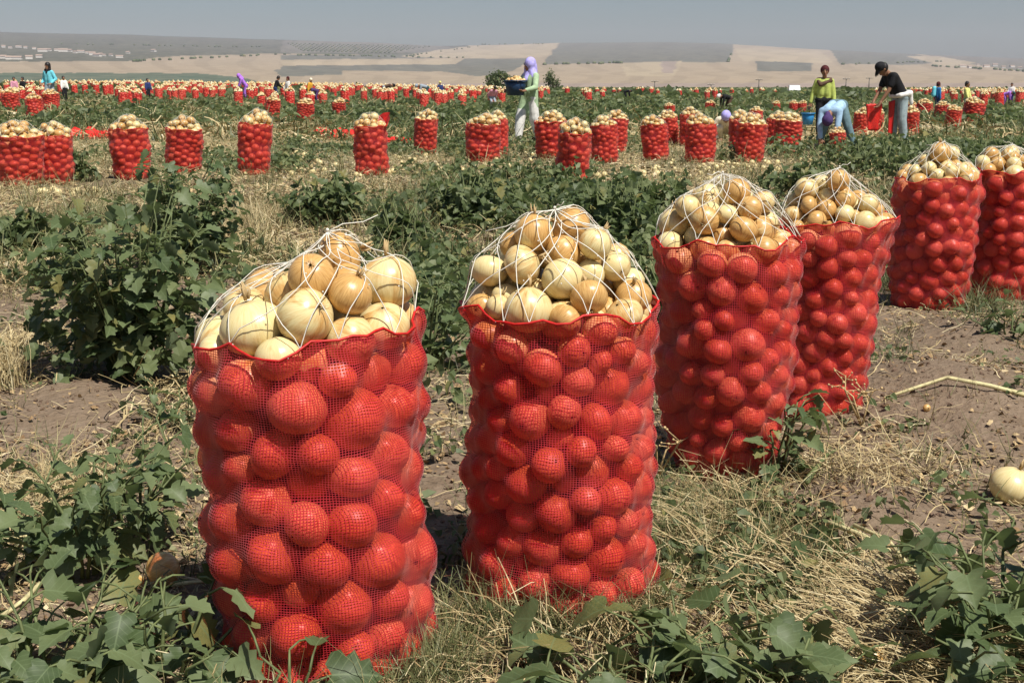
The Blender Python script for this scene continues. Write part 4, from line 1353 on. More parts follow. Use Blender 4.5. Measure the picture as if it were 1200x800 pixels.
def far_tree(px, base, top, w, label, seed):
    b, s = wpos(px, base, top, 1.0)
    h = s; d = project(b)[2][0]; wd = w / scale_at(d)
    root = add('tree', None, loc=b); tag(root, label, 'tree', 'trees at the far field edge')
    r = np.random.default_rng(seed)
    mb = MB(); mb.tube([(0, 0, -.1), (.03, 0, h * .3), (0, .05, h * .6)], [.16, .12, .06], 7)
    for k in range(6):
        a = k * 1.05 + r.uniform(0, .5); mb.tube([(0, 0, h * (.25 + .05 * k)), (wd * .3 * math.cos(a), wd * .3 * math.sin(a), h * (.5 + .06 * k))], [.07, .02], 5)
    add('trunk', mb.mesh('trunk', M['bark']), root)
    n = 900
    cl = r.normal(0, 1, (14, 3)); cl /= np.linalg.norm(cl, axis=1)[:, None]; cl *= np.array([wd * .36, wd * .36, h * .30])
    c = cl[r.integers(0, 14, n)] + r.normal(0, 1, (n, 3)) * np.array([wd * .10, wd * .10, h * .09]) + np.array([0, 0, h * .60])
    V, F, T = scatter(LEAF_LO, c, r.uniform(0, 6.28, n), r.normal(0, .7, n), r.normal(0, .6, n), r.uniform(.18, .36, n) * wd / 3, r.random(n))
    cr = add('crown', mesh_np('crown', V, F, [M['leaf_mid']], attrs={'tint': T}), root)
    cr['kind'] = 'stuff'
M['bark'] = simple('bark', (.09, .065, .045), .9, .1, .3, 30)
far_tree(585, 108, 86, 30, 'dark green tree far off behind the dark blue tub', 3)
far_tree(648, 108, 82, 18, 'small round tree far off right of the lavender headscarf', 5)

M['polewood'] = simple('grey_pole', (.20, .18, .16), .9, .1, .2, 10)
for px, top, lab in ((767, 95, 'bare utility pole farthest left of the thin row beyond the field'), (833, 99, 'short bare post between two utility poles beyond the field'),
                     (889, 93, 'tall utility pole in line with the dark rectangular hill field'), (991, 92, 'utility pole with crossarm right of lime sweater woman'), (1018, 91, 'thin utility pole just left of the black cap')):
    b, s = wpos(px, 107, top, 1.0)
    root = add('utility_pole', None, loc=b); tag(root, lab, 'pole', 'utility poles beyond the field')
    mb = MB(); mb.tube([(0, 0, -.3), (0, 0, s)], [.13, .09], 8); add('post', mb.mesh('post', M['polewood']), root)
    mb = MB(); mb.box((0, -.12, s * .93), (1.5, .1, .12)); add('crossarm', mb.mesh('crossarm', M['polewood']), root)
    for k in (-.6, 0, .6):
        mb = MB(); mb.lathe([(.001, 0), (.05, 0), (.06, .06), (.03, .12), (.001, .14)], 8, 0, (k, -.12, s * .93 + .06)); add('insulator', mb.mesh('insulator', M['string']), root)

def car():
    b = at(930, 109.5); s = 1.0
    root = add('parked_car', None, loc=(b.x, b.y, b.z - .25), rot=(0, 0, 1.45)); tag(root, 'small white car parked at the far field edge near the lime sweater woman', 'car')
    M['carwhite'] = simple('white_paint', (.8, .8, .78), .25, .5, .04); M['glass'] = simple('car_glass', (.03, .04, .05), .1, .6, .1); M['tyre'] = simple('tyre', (.02, .02, .02), .8, .2)
    prof = [(-2.0, .35), (-2.05, .75), (-1.75, .9), (-1.45, 1.4), (.35, 1.45), (1.0, .95), (1.9, .82), (2.05, .6), (2.0, .35)]
    mb = MB(); n = len(prof)
    for sy in (-1, 1): pass
    vs = []
    for y, ins in ((-.82, .0), (.82, .0)):
        for (x, z) in prof: vs.append((x, y * (1 - .14 * max(0, z - .85)), z))
    fs = [tuple(range(n))] + [tuple(reversed(range(n, 2 * n)))] + [(i, i + n, (i + 1) % n + n, (i + 1) % n) for i in range(n)]
    mb.add(vs, [f[::-1] for f in fs]); add('car_body', mb.mesh('car_body', M['carwhite'], False), root)
    for sy in (-1, 1):
        mb = MB(); y = sy * .80
        mb.add([(-1.45, y * 1.0, .95), (.75, y, .95), (.3, y * .95, 1.36), (-1.3, y * .95, 1.34), (-1.45, y * 1.03, .95), (.75, y * 1.03, .95), (.3, y * .98, 1.36), (-1.3, y * .98, 1.34)],
               [(0, 1, 2, 3), (4, 7, 6, 5), (0, 4, 5, 1), (1, 5, 6, 2), (2, 6, 7, 3), (3, 7, 4, 0)])
        add('window', mb.mesh('window', M['glass'], False), root)
        for x in (-1.25, 1.25):
            mb = MB(); mb.tube([(x, sy * .62, .32), (x, sy * .85, .32)], .32, 16); add('wheel', mb.mesh('wheel', M['tyre']), root)
car()

# village on the hillside
M['housewall'] = simple('house_wall', (.66, .62, .56), .9, .1, .1, 1); M['houseroof'] = simple('house_roof', (.34, .26, .21), .9, .1, .2, 1)
def house_meshes(w, d, h):
    mb = MB(); mb.box((0, 0, h / 2 - 2), (w, d, h + 4))
    r_ = MB(); q = .6
    r_.add([(-w / 2 - q, -d / 2 - q, h), (w / 2 + q, -d / 2 - q, h), (w / 2 + q, d / 2 + q, h), (-w / 2 - q, d / 2 + q, h), (-w / 2 - q, 0, h + d * .36), (w / 2 + q, 0, h + d * .36)],
           [(0, 1, 5, 4), (2, 3, 4, 5), (0, 4, 3), (1, 2, 5), (3, 2, 1, 0)])
    return mb.mesh('wall', M['housewall'], False), r_.mesh('roof', M['houseroof'], False)
HM = [house_meshes(14, 9, 5), house_meshes(10, 8, 4), house_meshes(22, 10, 5)]
r = random.Random(4)
spots = [(118, 65), (122, 66), (114, 66.5), (108, 65), (102, 63), (95, 62), (88, 62.5), (82, 61), (74, 61), (66, 60), (58, 60), (50, 61), (40, 58), (30, 57), (22, 56), (12, 57), (4, 56), (20, 70), (34, 69.5), (10, 70), (2, 69), (46, 68),
         (130, 66), (140, 68), (180, 61), (150, 63), (1128, 79), (1136, 80), (1146, 77), (1156, 79), (1166, 78), (1176, 80), (1186, 79), (1195, 81)]
for i, (px, py) in enumerate(spots):
    x, y, z = hill_xyz(np.array([px]), np.array([py]))
    root = add('house', None, loc=(x[0], y[0], z[0]), rot=(0, 0, r.uniform(-.5, .5)), scale=r.uniform(.6, 1.0))
    left = px < 600
    same = sorted(q_[0] for q_ in spots if (q_[0] < 600) == left)
    j = same.index(px)
    nth = (ORD[j] + ' from left') if j < 14 else (ORD[len(same) - 1 - j] + ' from right')
    tag(root, 'tiny pale house, %s in hill village over %s' % (nth, 'turquoise woman' if left else 'yellow child'), 'house', 'village houses on the left hill' if left else 'village houses on the right hill')
    w_, rf = HM[i % 3]
    add('wall', w_, root); add('roof', rf, root)

# orchard rows on the hill
r = np.random.default_rng(8); P_ = []
for row in range(7):
    for px in np.arange(338 - row * 2, 505 - row * 8, 5.0):
        if px > 335 + row * 3: P_.append((px, 51.5 + row * 1.4 + (px - 340) * .022))
for (x0, y0, x1, y1, n) in ((330, 64.5, 545, 68.5, 40), (637, 76.5, 730, 74.5, 16), (985, 76, 1105, 72.5, 22), (470, 67.5, 560, 54.5, 14), (860, 57, 853, 73, 7), (150, 73, 330, 64, 26), 
                            (1090, 78, 1200, 84, 24), (545, 53, 655, 51.5, 18), (60, 52, 330, 56, 30)):
    for k in range(n):
        t_ = r.random(); P_.append((x0 + (x1 - x0) * t_, y0 + (y1 - y0) * t_ + r.normal(0, .25)))
P_ = np.array(P_); x, y, z = hill_xyz(P_[:, 0], P_[:, 1])
mb = MB()
for k in range(len(P_)):
    mb.ball((x[k], y[k], z[k] + 1.5), r.uniform(3.2, 4.6), 6, 4, sc=(1, 1, .8), a=r.random())
tag(add('orchard_trees', mb.mesh('orchard_trees', M['leaf_mid'], attr='tint')), 'orchard rows dotting the grey hillside', 'orchard', kind='stuff')

# ------------------------------------------------------------------ weeds with leaves one can tell apart
def hide_onion(w):
    x, y, d = project(w)
    return abs(x[0] - 192) < 46 and abs(y[0] - 662) < 44
def plant(px, py, h, spread, stems, nleaf, lsize, label, seed, name='weed_plant', droop=.5, lean=(0, 0), cat='weed'):
    r = np.random.default_rng(seed)
    b = at(px, py)
    root = add(name, None, loc=b); tag(root, label, cat, 'broad leaved weeds in the field')
    mb = MB(); nodes = []
    for k in range(stems):
        a = 2 * math.pi * (k + r.uniform(-.3, .3)) / stems
        out = spread * r.uniform(.35, 1.0); hh = h * r.uniform(.65, 1.05) * (1 - .35 * (out / spread) ** 2)
        p0 = Vector((.03 * math.cos(a), .03 * math.sin(a), -.03))
        p3 = Vector((out * math.cos(a) + lean[0], out * math.sin(a) + lean[1], hh))
        p1 = p0.lerp(p3, .33) + Vector((0, 0, hh * .12)); p2 = p0.lerp(p3, .68) + Vector((r.normal(0, .02), r.normal(0, .02), hh * .10))
        mb.tube([p0, p1, p2, p3], [.0058, .0046, .0036, .002], 5)
        for q in np.linspace(.22, 1, max(2, int(round(nleaf / stems)))):
            q = min(1, q + r.uniform(-.04, .04))
            pts = [p0, p1, p2, p3]; f = q * 3; i = min(2, int(f)); nodes.append((pts[i].lerp(pts[i + 1], f - i), a, q))
    lv = []
    for (c, a, q) in nodes[:nleaf]:
        ya = a + r.normal(0, 1.3)
        pl = r.uniform(.4, 1.1) * lsize
        e = c + Vector((math.cos(ya) * pl, math.sin(ya) * pl, pl * r.uniform(.0, .7)))
        mb.tube([c, c.lerp(e, .5) + Vector((0, 0, pl * .12)), e], [.003, .0026, .002], 4)
        s = lsize * r.uniform(.55, 1.2) * (1.15 - .4 * q)
        if hide_onion(b + e): continue
        lv.append((e, ya - math.pi / 2, r.normal(-droop * .5, .38), r.normal(0, .42), s))
    add('stem', mb.mesh('stem', M['stem']), root)
    for k, (e, yaw, pit, rol, s) in enumerate(lv):
        o = bpy.data.objects.new('leaf', LEAF_ME[k % 5]); C.objects.link(o); o.parent = root
        o.matrix_basis = Matrix.Translation(e) @ Matrix.Rotation(yaw, 4, 'Z') @ Matrix.Rotation(pit, 4, 'X') @ Matrix.Rotation(rol, 4, 'Y') @ Matrix.Scale(s, 4)
    return root
BUSH_A = plant(156, 444, .86, .40, 34, 290, .088, 'tallest dark weed bush, standing left of the nearest sack', 1)
BUSH_B = plant(222, 318, .90, .40, 26, 240, .088, 'tall weed bush rising just behind the tallest one, below the straight sack', 2)
plant(95, 672, .30, .30, 15, 125, .074, 'sprawling weed over litter beside a fallen golden onion', 3)
plant(160, 628, .32, .20, 8, 46, .076, 'upright weed between the sprawling weed and nearest sack', 17)
plant(60, 815, .24, .30, 13, 100, .090, 'large leaved weed at the bottom corner left of the nearest sack', 4)
plant(190, 800, .22, .20, 8, 44, .09, 'large leaved weed touching the lower edge of the nearest sack', 5)
plant(330, 838, .13, .10, 4, 6, .085, 'sparse weed shoot growing in front of the nearest sack', 6, droop=.2)
plant(745, 835, .16, .24, 10, 46, .10, 'low weed at the photo\'s bottom border below the second nearest sack', 7)
plant(885, 812, .19, .22, 10, 46, .095, 'low weed at the photo\'s bottom border right of the pale stalk', 8)
plant(1165, 765, .34, .26, 13, 80, .095, 'dark weed under the pale onion at the photo\'s right border', 9)
plant(1195, 815, .2, .22, 8, 38, .09, 'dark weed filling the bottom right corner of the photo', 19)
plant(905, 556, .26, .15, 10, 60, .070, 'small weed hugging the foot of the broad sack', 10)
plant(196, 498, .16, .12, 6, 26, .055, 'small weed left of the nearest sack, below the tallest bush', 11)
plant(497, 432, .50, .30, 16, 150, .065, 'weed bush standing between the nearest two sacks', 12)
plant(1185, 390, .16, .2, 7, 30, .07, 'small weed over a soil mound at the photo\'s right border', 13)
plant(530, 655, .07, .12, 5, 18, .035, 'tiny weed on the bare soil left of the second nearest sack', 14)

# weed bushes further off
def clumps(cent, hgt, wid, nl, lsz, r, tm=LEAF_LO, spreadz=True):
    """leaf positions in dome shaped clumps"""
    tot = int(nl.sum()); idx = np.repeat(np.arange(len(cent)), nl)
    a = r.uniform(0, 6.28, tot); q = np.sqrt(r.random(tot)); 
    zf = (1 - q ** 2) * .65 + .35
    hh = hgt[idx] * zf * (r.random(tot) ** .55)
    lob = 1 + .28 * np.sin(a * 3 + idx * 1.7) + .15 * np.sin(a * 5 + idx)
    pos = np.stack([cent[idx, 0] + wid[idx] * q * lob * np.cos(a), cent[idx, 1] + wid[idx] * q * lob * np.sin(a), cent[idx, 2] + .01 + hh], 1)
    return scatter(tm, pos, a - math.pi / 2 + r.normal(0, .9, tot), r.normal(-.25, .5, tot), r.normal(0, .5, tot), lsz[idx] * r.uniform(.6, 1.3, tot), r.random(tot))
for root, hh, ww, sd in ((BUSH_A, .72, .44, 5), (BUSH_B, .66, .42, 6)):
    q = np.random.default_rng(sd); k = 10
    c = np.stack([q.uniform(-.6, .6, k) * ww, q.uniform(-.4, .4, k) * ww, np.zeros(k)], 1)
    V, F, T = clumps(c, hh * q.uniform(.6, 1.05, k), np.full(k, ww * .42), np.full(k, 46), np.full(k, .07), q, LEAF_HI)
    o = add('foliage', mesh_np('foliage', V, F, [M['leaf_mid']], attrs={'tint': T}), root); o['kind'] = 'stuff'
def bush(px, py, w, h, nl, ls, label, seed):
    b = at(px, py); d = project(b)[2][0]; sc = scale_at(d)
    r = np.random.default_rng(seed)
    W, Hh = w / sc, h / sc
    root = add('weed_bush', None, loc=b); tag(root, label, 'weed', 'weed bushes in the field')
    k = 9
    c = np.stack([r.uniform(-.36, .36, k) * W, r.uniform(-.25, .25, k) * W, np.zeros(k)], 1)
    V, F, T = clumps(c, Hh * r.uniform(.6, 1.05, k), np.full(k, W * .2), np.full(k, nl // k), np.full(k, ls), r, LEAF_HI if d < 14 else LEAF_LO)
    o = add('foliage', mesh_np('foliage', V, F, [M['leaf_mid']], attrs={'tint': T}), root); o['kind'] = 'stuff'
    mb = MB()
    for q in range(k):
        for j in range(3):
            mb.tube([c[q] * .4, (c[q][0] * .8, c[q][1] * .8, Hh * .4), (c[q][0] + r.normal(0, .05), c[q][1] + r.normal(0, .05), Hh * r.uniform(.6, .9))], [.008, .006, .003], 4)
    add('stem', mb.mesh('stem', M['stem']), root)
for k, a in enumerate([
    (393, 262, 108, 66, 420, .085, 'round dark weed bush on straw behind the nearest sack'),
    (545, 266, 120, 80, 460, .085, 'broad weed bush behind the second nearest sack, below the pair'),
    (715, 300, 120, 100, 480, .08, 'weed bush between second and third nearest sacks, lower one'),
    (760, 262, 120, 70, 420, .085, 'weed bush between second and third nearest sacks, upper one'),
    (755, 380, 70, 90, 260, .075, 'weed bush tucked between the second and third nearest sacks at mid height'),
    (92, 213, 34, 46, 160, .085, 'small bush right beside the red sack squeezed at the left border'),
    (1075, 222, 130, 66, 480, .085, 'dense weed bush below the man in the black shirt'),
    (1150, 205, 130, 60, 460, .085, 'dense weed bush right behind the fifth nearest sack'),
    (930, 232, 110, 46, 380, .085, 'low weed bush below the blue bucket'),
    (1000, 205, 90, 50, 340, .085, 'weed bush at the feet of the bending worker'),
    (25, 300, 90, 60, 300, .08, 'greyish weed bush at the left border below the wide sack'),
    (470, 300, 70, 70, 260, .08, 'weed bush at the string tail of the nearest sack'),
    (610, 215, 60, 32, 200, .085, 'little bush at the foot of the broad front sack'),
    (660, 225, 60, 36, 200, .085, 'little bush hiding the base of the tall front sack'),
    (1040, 320, 40, 60, 200, .07, 'weed tuft hiding the side of the fifth nearest sack'),
]): bush(*a, 200 + k)

# ------------------------------------------------------------------ ground cover
def wedge(n, y0, y1, r, pw=1.0, pad=.4):
    """spots spread evenly over the log of the distance"""
    y = y0 * (y1 / y0) ** (r.random(n) ** pw)
    x = (r.random(n) * 2 - 1) * (y * .43 + pad)
    return x, y
r = np.random.default_rng(5)
def strip_t(segs, bend, seed):
    V, F = [], []
    rr = np.random.default_rng(seed); wv = rr.normal(0, .03, segs + 1)
    for i in range(segs + 1):
        t = i / segs; w = .5 * (1 - .35 * t)
        z = bend * t * (1 - t) * 4; x = wv[i] * 60
        V += [(-w + x, t, z), (w + x, t, z + .004)]
    for i in range(segs):
        F += [(2 * i, 2 * i + 1, 2 * i + 3), (2 * i, 2 * i + 3, 2 * i + 2)]
    return np.array(V), np.array(F)
STRAW = [strip_t(3, b_, s) for s, b_ in enumerate((.0, .05, .12, .02))]
def stuff(name, parts, mat, label, cat):
    V, F, T = [], [], []; b = 0
    for (v, f, t) in parts:
        V.append(v); F.append(f + b); T.append(t); b += len(v)
    o = add(name, mesh_np(name, np.concatenate(V), np.concatenate(F), [mat], attrs={'tint': np.concatenate(T)}))
    tag(o, label, cat, kind='stuff')
def lay(n, y0, y1, length, width, tmpl, keepf, tint, lift=(.0, .03), pit=.22, pw=1.0, xr=None, yawf=None, roll=.5):
    if xr is None: x, y = wedge(n, y0, y1, r, pw)
    else: x, y = xr
    k = keepf(x, y) > r.random(len(x))
    x, y = x[k], y[k]; n = len(x)
    z = gz(x, y) + r.uniform(*lift, n)
    L = r.uniform(*length, n); Wd = r.uniform(*width, n)
    yaw = r.uniform(0, 6.28, n) if yawf is None else yawf(n)
    return scatter(tmpl, np.stack([x, y, z], 1), yaw, r.normal(pit * .3, pit, n), r.normal(0, roll, n), np.stack([Wd, L, L], 1), tint(n))
def nb(x, y): return 1 - .84 * bare(x, y)
def strawy(x, y):
    g = zone_green(x, y)
    return nb(x, y) * (.5 + .5 * (1 - sstep(.45, .65, g)))
FRONT = []
def clear_(x, y):
    c = np.ones_like(x)
    for (mx, my, w) in FRONT:
        c = np.minimum(c, sstep(.4, 1.1, np.hypot((x - mx) / w, (y - my) / 2.2)))
    return c
for (px, base, top, w, lab) in MID:
    if base > 160:
        b = at(px, base); FRONT.append((b.x, b.y - 1.2, .55))
for px, base in ((620, 165), (1052, 171), (979, 177), (851, 168)):
    b = at(px, base); FRONT.append((b.x, b.y - 1.2, .8))
def greeny(x, y):
    return nb(x, y) * sstep(.46, .62, zone_green(x, y)) * clear_(x, y)
tn = lambda a, b_: (lambda n: r.uniform(a, b_, n))
def patch_xy(n, px, py, rx, ry):
    p = flat(px, py); qx = flat(px + rx, py).x - p.x; qy = (flat(px, py - ry).y - flat(px, py + ry).y) / 2
    return p.x + r.normal(0, .5, n) * qx, p.y + r.normal(0, .5, n) * qy
one = lambda x, y: np.ones_like(x)
straw = [lay(19000, 1.7, 9, (.025, .15), (.0016, .0042), STRAW, strawy, tn(.1, 1), (.0, .03)),
         lay(36000, 8, 34, (.08, .30), (.004, .012), STRAW, strawy, tn(.1, .95), (.0, .06)),
         lay(9000, 28, 90, (.3, .8), (.02, .05), STRAW, strawy, tn(.1, .9), (.0, .12))]
for (px, py, rx, ry, n, ya) in [(1080, 745, 105, 70, 2300, 1.1), (720, 720, 80, 22, 500, .2), (830, 610, 90, 45, 420, .8), (900, 670, 90, 40, 450, .3), (1000, 560, 120, 26, 450, .1), (1010, 790, 160, 30, 800, .4), (10, 420, 60, 40, 900, .2),
                                (280, 262, 50, 30, 1400, 1.5), (20, 330, 60, 30, 900, .3), (230, 470, 70, 40, 500, .3), (60, 590, 80, 40, 900, .0), (640, 770, 120, 30, 200, .4)]:
    straw.append(lay(n, 0, 0, (.05, .28), (.0014, .0034) if py > 500 else (.003, .006), STRAW, one, tn(.15, .95), (.0, .05), xr=patch_xy(n, px, py, rx, ry), yawf=lambda n, ya=ya: ya + r.normal(0, .55, n) + math.pi * (r.random(n) < .5), pit=.2))
stuff('dry_straw', straw, M['straw'], 'dry straw and withered onion tops strewn over the field', 'straw')

FLAKE = []
for s in range(4):
    q = np.random.default_rng(s + 300); k = 6
    a = np.sort(q.uniform(0, 6.28, k)); rad_ = q.uniform(.3, .6, k)
    V = [(0, 0, q.uniform(.05, .2))] + [(rad_[i] * math.cos(a[i]), rad_[i] * math.sin(a[i]), q.uniform(0, .16)) for i in range(k)]
    FLAKE.append((np.array(V), np.array([(0, i + 1, (i + 1) % k + 1) for i in range(k)])))
def flakes(n, y0, y1, sz, keepf, tint, xr=None):
    if xr is None: x, y = wedge(n, y0, y1, r)
    else: x, y = xr
    k = keepf(x, y) > r.random(len(x)); x, y = x[k], y[k]; n = len(x)
    return scatter(FLAKE, np.stack([x, y, gz(x, y) + r.uniform(.0, .012, n)], 1), r.uniform(0, 6.28, n), r.normal(0, .4, n), r.normal(0, .4, n), r.uniform(*sz, n), tint(n))
lit = [flakes(16000, 1.7, 9, (.010, .040), strawy, tn(0, .85)), flakes(5000, 1.7, 9, (.008, .022), one, tn(0, .7)), flakes(16000, 8, 34, (.03, .085), strawy, tn(.2, 1)), flakes(5000, 30, 90, (.1, .2), strawy, tn(.3, 1)),
       flakes(2600, 0, 0, (.008, .034), one, tn(0, .8), patch_xy(1500, 860, 630, 170, 90)), flakes(1400, 0, 0, (.015, .05), one, tn(.2, 1), patch_xy(1400, 1060, 740, 130, 70)), flakes(700, 0, 0, (.03, .07), one, tn(.4, 1), patch_xy(700, 400, 208, 150, 20)), flakes(700, 0, 0, (.03, .08), one, tn(.5, 1), patch_xy(700, 560, 200, 180, 20)),
       flakes(900, 0, 0, (.04, .09), one, tn(.5, 1), patch_xy(900, 330, 170, 200, 25)), flakes(900, 0, 0, (.04, .09), one, tn(.5, 1), patch_xy(900, 760, 200, 200, 14))]
stuff('leaf_litter', lit, M['litter'], 'crumbled dry leaves and papery onion skins on the soil', 'leaf litter')

# grass: tufts of arched blades
def blade(bend, seed):
    V, F = [], []
    for i in range(4):
        t = i / 3; w = .5 * (1 - t * .85)
        V += [(-w, bend * t * t, t * (1 - .25 * bend * t)), (w, bend * t * t, t * (1 - .25 * bend * t))]
    for i in range(3): F += [(2 * i, 2 * i + 1, 2 * i + 3), (2 * i, 2 * i + 3, 2 * i + 2)]
    return np.array(V), np.array(F)
BLADE = [blade(b_, i) for i, b_ in enumerate((.2, .5, .8, 1.1))]
def tufts(nt, y0, y1, per, hgt, wid, rad_, keepf, tint, xr=None):
    if xr is None: x, y = wedge(nt, y0, y1, r)
    else: x, y = xr
    k = keepf(x, y) > r.random(len(x)); x, y = x[k], y[k]
    base = r.uniform(0, 1, len(x))
    idx = np.repeat(np.arange(len(x)), per); n = len(idx)
    hx = x[idx] + r.normal(0, rad_, n); hy = y[idx] + r.normal(0, rad_, n)
    L = r.uniform(*hgt, n) * (.6 + .8 * base[idx]); Wd = r.uniform(*wid, n)
    tt = np.clip(tint(len(x))[idx] + r.normal(0, .12, n), 0, 1)
    return scatter(BLADE, np.stack([hx, hy, gz(hx, hy) - .004], 1), r.uniform(0, 6.28, n), r.normal(0, .45, n), r.normal(0, .35, n), np.stack([Wd, L, L], 1), tt)
def grassy(x, y): return nb(x, y) * (.25 + .75 * sstep(.34, .5, fbm(x * .9 + 20, y * .6, 71, 3) / .875))
gr = [tufts(2000, 1.7, 9, 10, (.03, .13), (.0022, .005), .028, grassy, tn(.25, 1)),
      tufts(3400, 8, 30, 12, (.08, .26), (.006, .014), .08, grassy, tn(.35, 1)),
      tufts(1700, 28, 110, 10, (.2, .5), (.03, .07), .35, grassy, tn(.1, .8)),
      tufts(130, 0, 0, 8, (.03, .10), (.002, .005), .03, nb, tn(.3, 1), patch_xy(330, 860, 630, 160, 80)),
      tufts(50, 0, 0, 7, (.06, .16), (.002, .004), .02, nb, tn(.5, 1), patch_xy(90, 860, 610, 160, 70)),
      tufts(220, 0, 0, 14, (.04, .14), (.002, .004), .03, one, tn(.3, .8), patch_xy(220, 650, 725, 130, 22)),
      tufts(180, 0, 0, 14, (.03, .10), (.002, .004), .03, one, tn(.3, .8), patch_xy(180, 500, 770, 60, 40)),
      tufts(260, 0, 0, 14, (.05, .2), (.003, .006), .04, one, tn(.2, .6), patch_xy(260, 1060, 330, 60, 50)),
      tufts(240, 0, 0, 14, (.08, .26), (.004, .009), .06, one, tn(.3, .7), patch_xy(240, 30, 285, 60, 40)),
      tufts(160, 0, 0, 14, (.08, .26), (.004, .009), .06, one, tn(.3, .7), patch_xy(160, 510, 250, 40, 40))]
stuff('grass', gr, M['grass'], 'thin grey green grass tufts between the weeds', 'grass')

# small weeds as one mass
def weedmass(n, y0, y1, h, w, nl, ls, keepf, xr=None, tm=LEAF_LO):
    if xr is None: x, y = wedge(n, y0, y1, r)
    else: x, y = xr
    k = keepf(x, y) > r.random(len(x)); x, y = x[k], y[k]; n = len(x)
    return clumps(np.stack([x, y, gz(x, y)], 1), r.uniform(*h, n), r.uniform(*w, n), r.integers(*nl, n), r.uniform(*ls, n), r, tm)
wd = [weedmass(70, 0, 0, (.03, .10), (.04, .10), (7, 16), (.02, .04), nb, patch_xy(70, 860, 640, 160, 80)), weedmass(420, 1.9, 9, (.03, .10), (.05, .12), (8, 18), (.018, .035), lambda x, y: nb(x, y) * .8),
      weedmass(230, 7, 16, (.06, .20), (.10, .24), (18, 44), (.045, .075), greeny),
      weedmass(1000, 14, 42, (.10, .30), (.2, .5), (24, 54), (.06, .10), greeny),
      weedmass(1700, 38, 120, (.25, .5), (.5, 1.2), (20, 34), (.16, .30), lambda x, y: .25 + .75 * greeny(x, y)),
      weedmass(1300, 110, 420, (.3, .6), (1.5, 4), (14, 24), (.5, .9), one),
      weedmass(150, 0, 0, (.2, .42), (.25, .5), (50, 80), (.07, .10), one, patch_xy(150, 1120, 195, 110, 26)),
      weedmass(20, 0, 0, (.12, .3), (.25, .5), (40, 70), (.07, .10), clear_, patch_xy(70, 640, 245, 130, 18)),
      weedmass(90, 0, 0, (.2, .42), (.3, .5), (40, 70), (.07, .11), one, patch_xy(90, 120, 148, 90, 12)),
      weedmass(90, 0, 0, (.2, .42), (.3, .5), (40, 70), (.07, .11), one, patch_xy(90, 500, 150, 110, 12)),
      weedmass(16, 0, 0, (.15, .34), (.2, .3), (40, 60), (.06, .08), one, patch_xy(40, 740, 300, 60, 50)),
      weedmass(46, 0, 0, (.1, .3), (.12, .25), (30, 50), (.05, .07), one, patch_xy(46, 500, 360, 40, 60))]
stuff('undergrowth', wd, M['leaf_mid'], 'low green weeds covering the field between the sacks', 'weeds')

# clods of dry earth
CL_T = []
for s in range(3):
    q = np.random.default_rng(s + 900); mb = MB(); mb.ball((0, 0, 0), 1, 6, 4, sc=(1, .8, .55))
    V = np.array(mb.v) * q.uniform(.6, 1.3, (len(mb.v), 1)); F = np.array([t for f in mb.f for t in ((f[0], f[1], f[2]), (f[0], f[2], f[3]))])
    CL_T.append((V, F))
x, y = wedge(22000, 1.7, 10, r); k = (.14 + .6 * bare(x, y)) > r.random(len(x)); x, y = x[k], y[k]; n = len(x)
sz = .0025 + .013 * r.random(n) ** 4
V, F, T = scatter(CL_T, np.stack([x, y, gz(x, y) + sz * .2], 1), r.uniform(0, 6.28, n), r.normal(0, .4, n), r.normal(0, .4, n), sz, r.random(n))
stuff('soil_clods', [(V, F, T)], M['clod'], 'crumbs and clods of dry brown soil', 'soil')

rr = np.random.default_rng(44); P_ = []
for (cx, cy, rx, ry, n) in ((400, 200, 120, 14, 45), (560, 196, 120, 12, 40), (770, 205, 90, 10, 45), (880, 198, 70, 8, 30), (640, 178, 50, 8, 20), (300, 182, 90, 12, 30), (60, 226, 60, 6, 14), (230, 300, 60, 30, 6), (700, 420, 60, 50, 5)):
    for k in range(n):
        b = at(cx + rr.normal(0, .55) * rx, cy + rr.normal(0, .5) * ry); P_.append((b.x, b.y, b.z + .025))
o = add('scattered_onions', joined_onions('scattered_onions', np.array(P_), rr.uniform(.028, .05, len(P_)), [rand_quat(rr) for _ in P_], ONION_LO, M['paleonion']))
tag(o, 'pale onions left scattered on the dry ground between the sacks', 'onions', kind='stuff')

# ------------------------------------------------------------------ single things on the ground
PALE_ME = mesh_np('onion', *ONION_HI[2][:2], [M['paleonion']], uv=ONION_HI[2][2], smooth=True)
GOLD_ME = mesh_np('onion', *ONION_HI[1][:2], [M['goldonion']], uv=ONION_HI[1][2], smooth=True)
def loose_onion(px, py, rad_, label, k, rot, var):
    b = at(px, py)
    o = add('onion', PALE_ME if 'pale onion' in label else GOLD_ME, loc=(b.x, b.y, b.z + rad_ * .82), rot=rot, scale=rad_); tag(o, label, 'onion')
    add('dry_neck', NECK_ME[k % 3], o); add('root_tuft', ROOT_ME[k % 3], o)
loose_onion(192, 684, .046, 'golden onion lying on bare soil left of the nearest sack', 0, (1.3, .3, 1.9), 1)
loose_onion(1184, 590, .066, 'large pale onion with upright dry neck at the photo\'s right border', 1, (.25, .2, .4), 2)
loose_onion(1022, 788, .034, 'brown onion half buried in straw at the photo\'s bottom border', 2, (1.2, .9, .2), 3)
loose_onion(768, 432, .036, 'pale onion on the ground between second and third nearest sacks', 1, (.9, .2, .2), 4)
loose_onion(1086, 478, .014, 'tiny onion bulb at the end of the long pale stalk', 0, (1.4, 0, .2), 0)
loose_onion(160, 690, .022, 'small brown onion lying under the sprawling weed', 2, (1.2, .4, 2.2), 5)

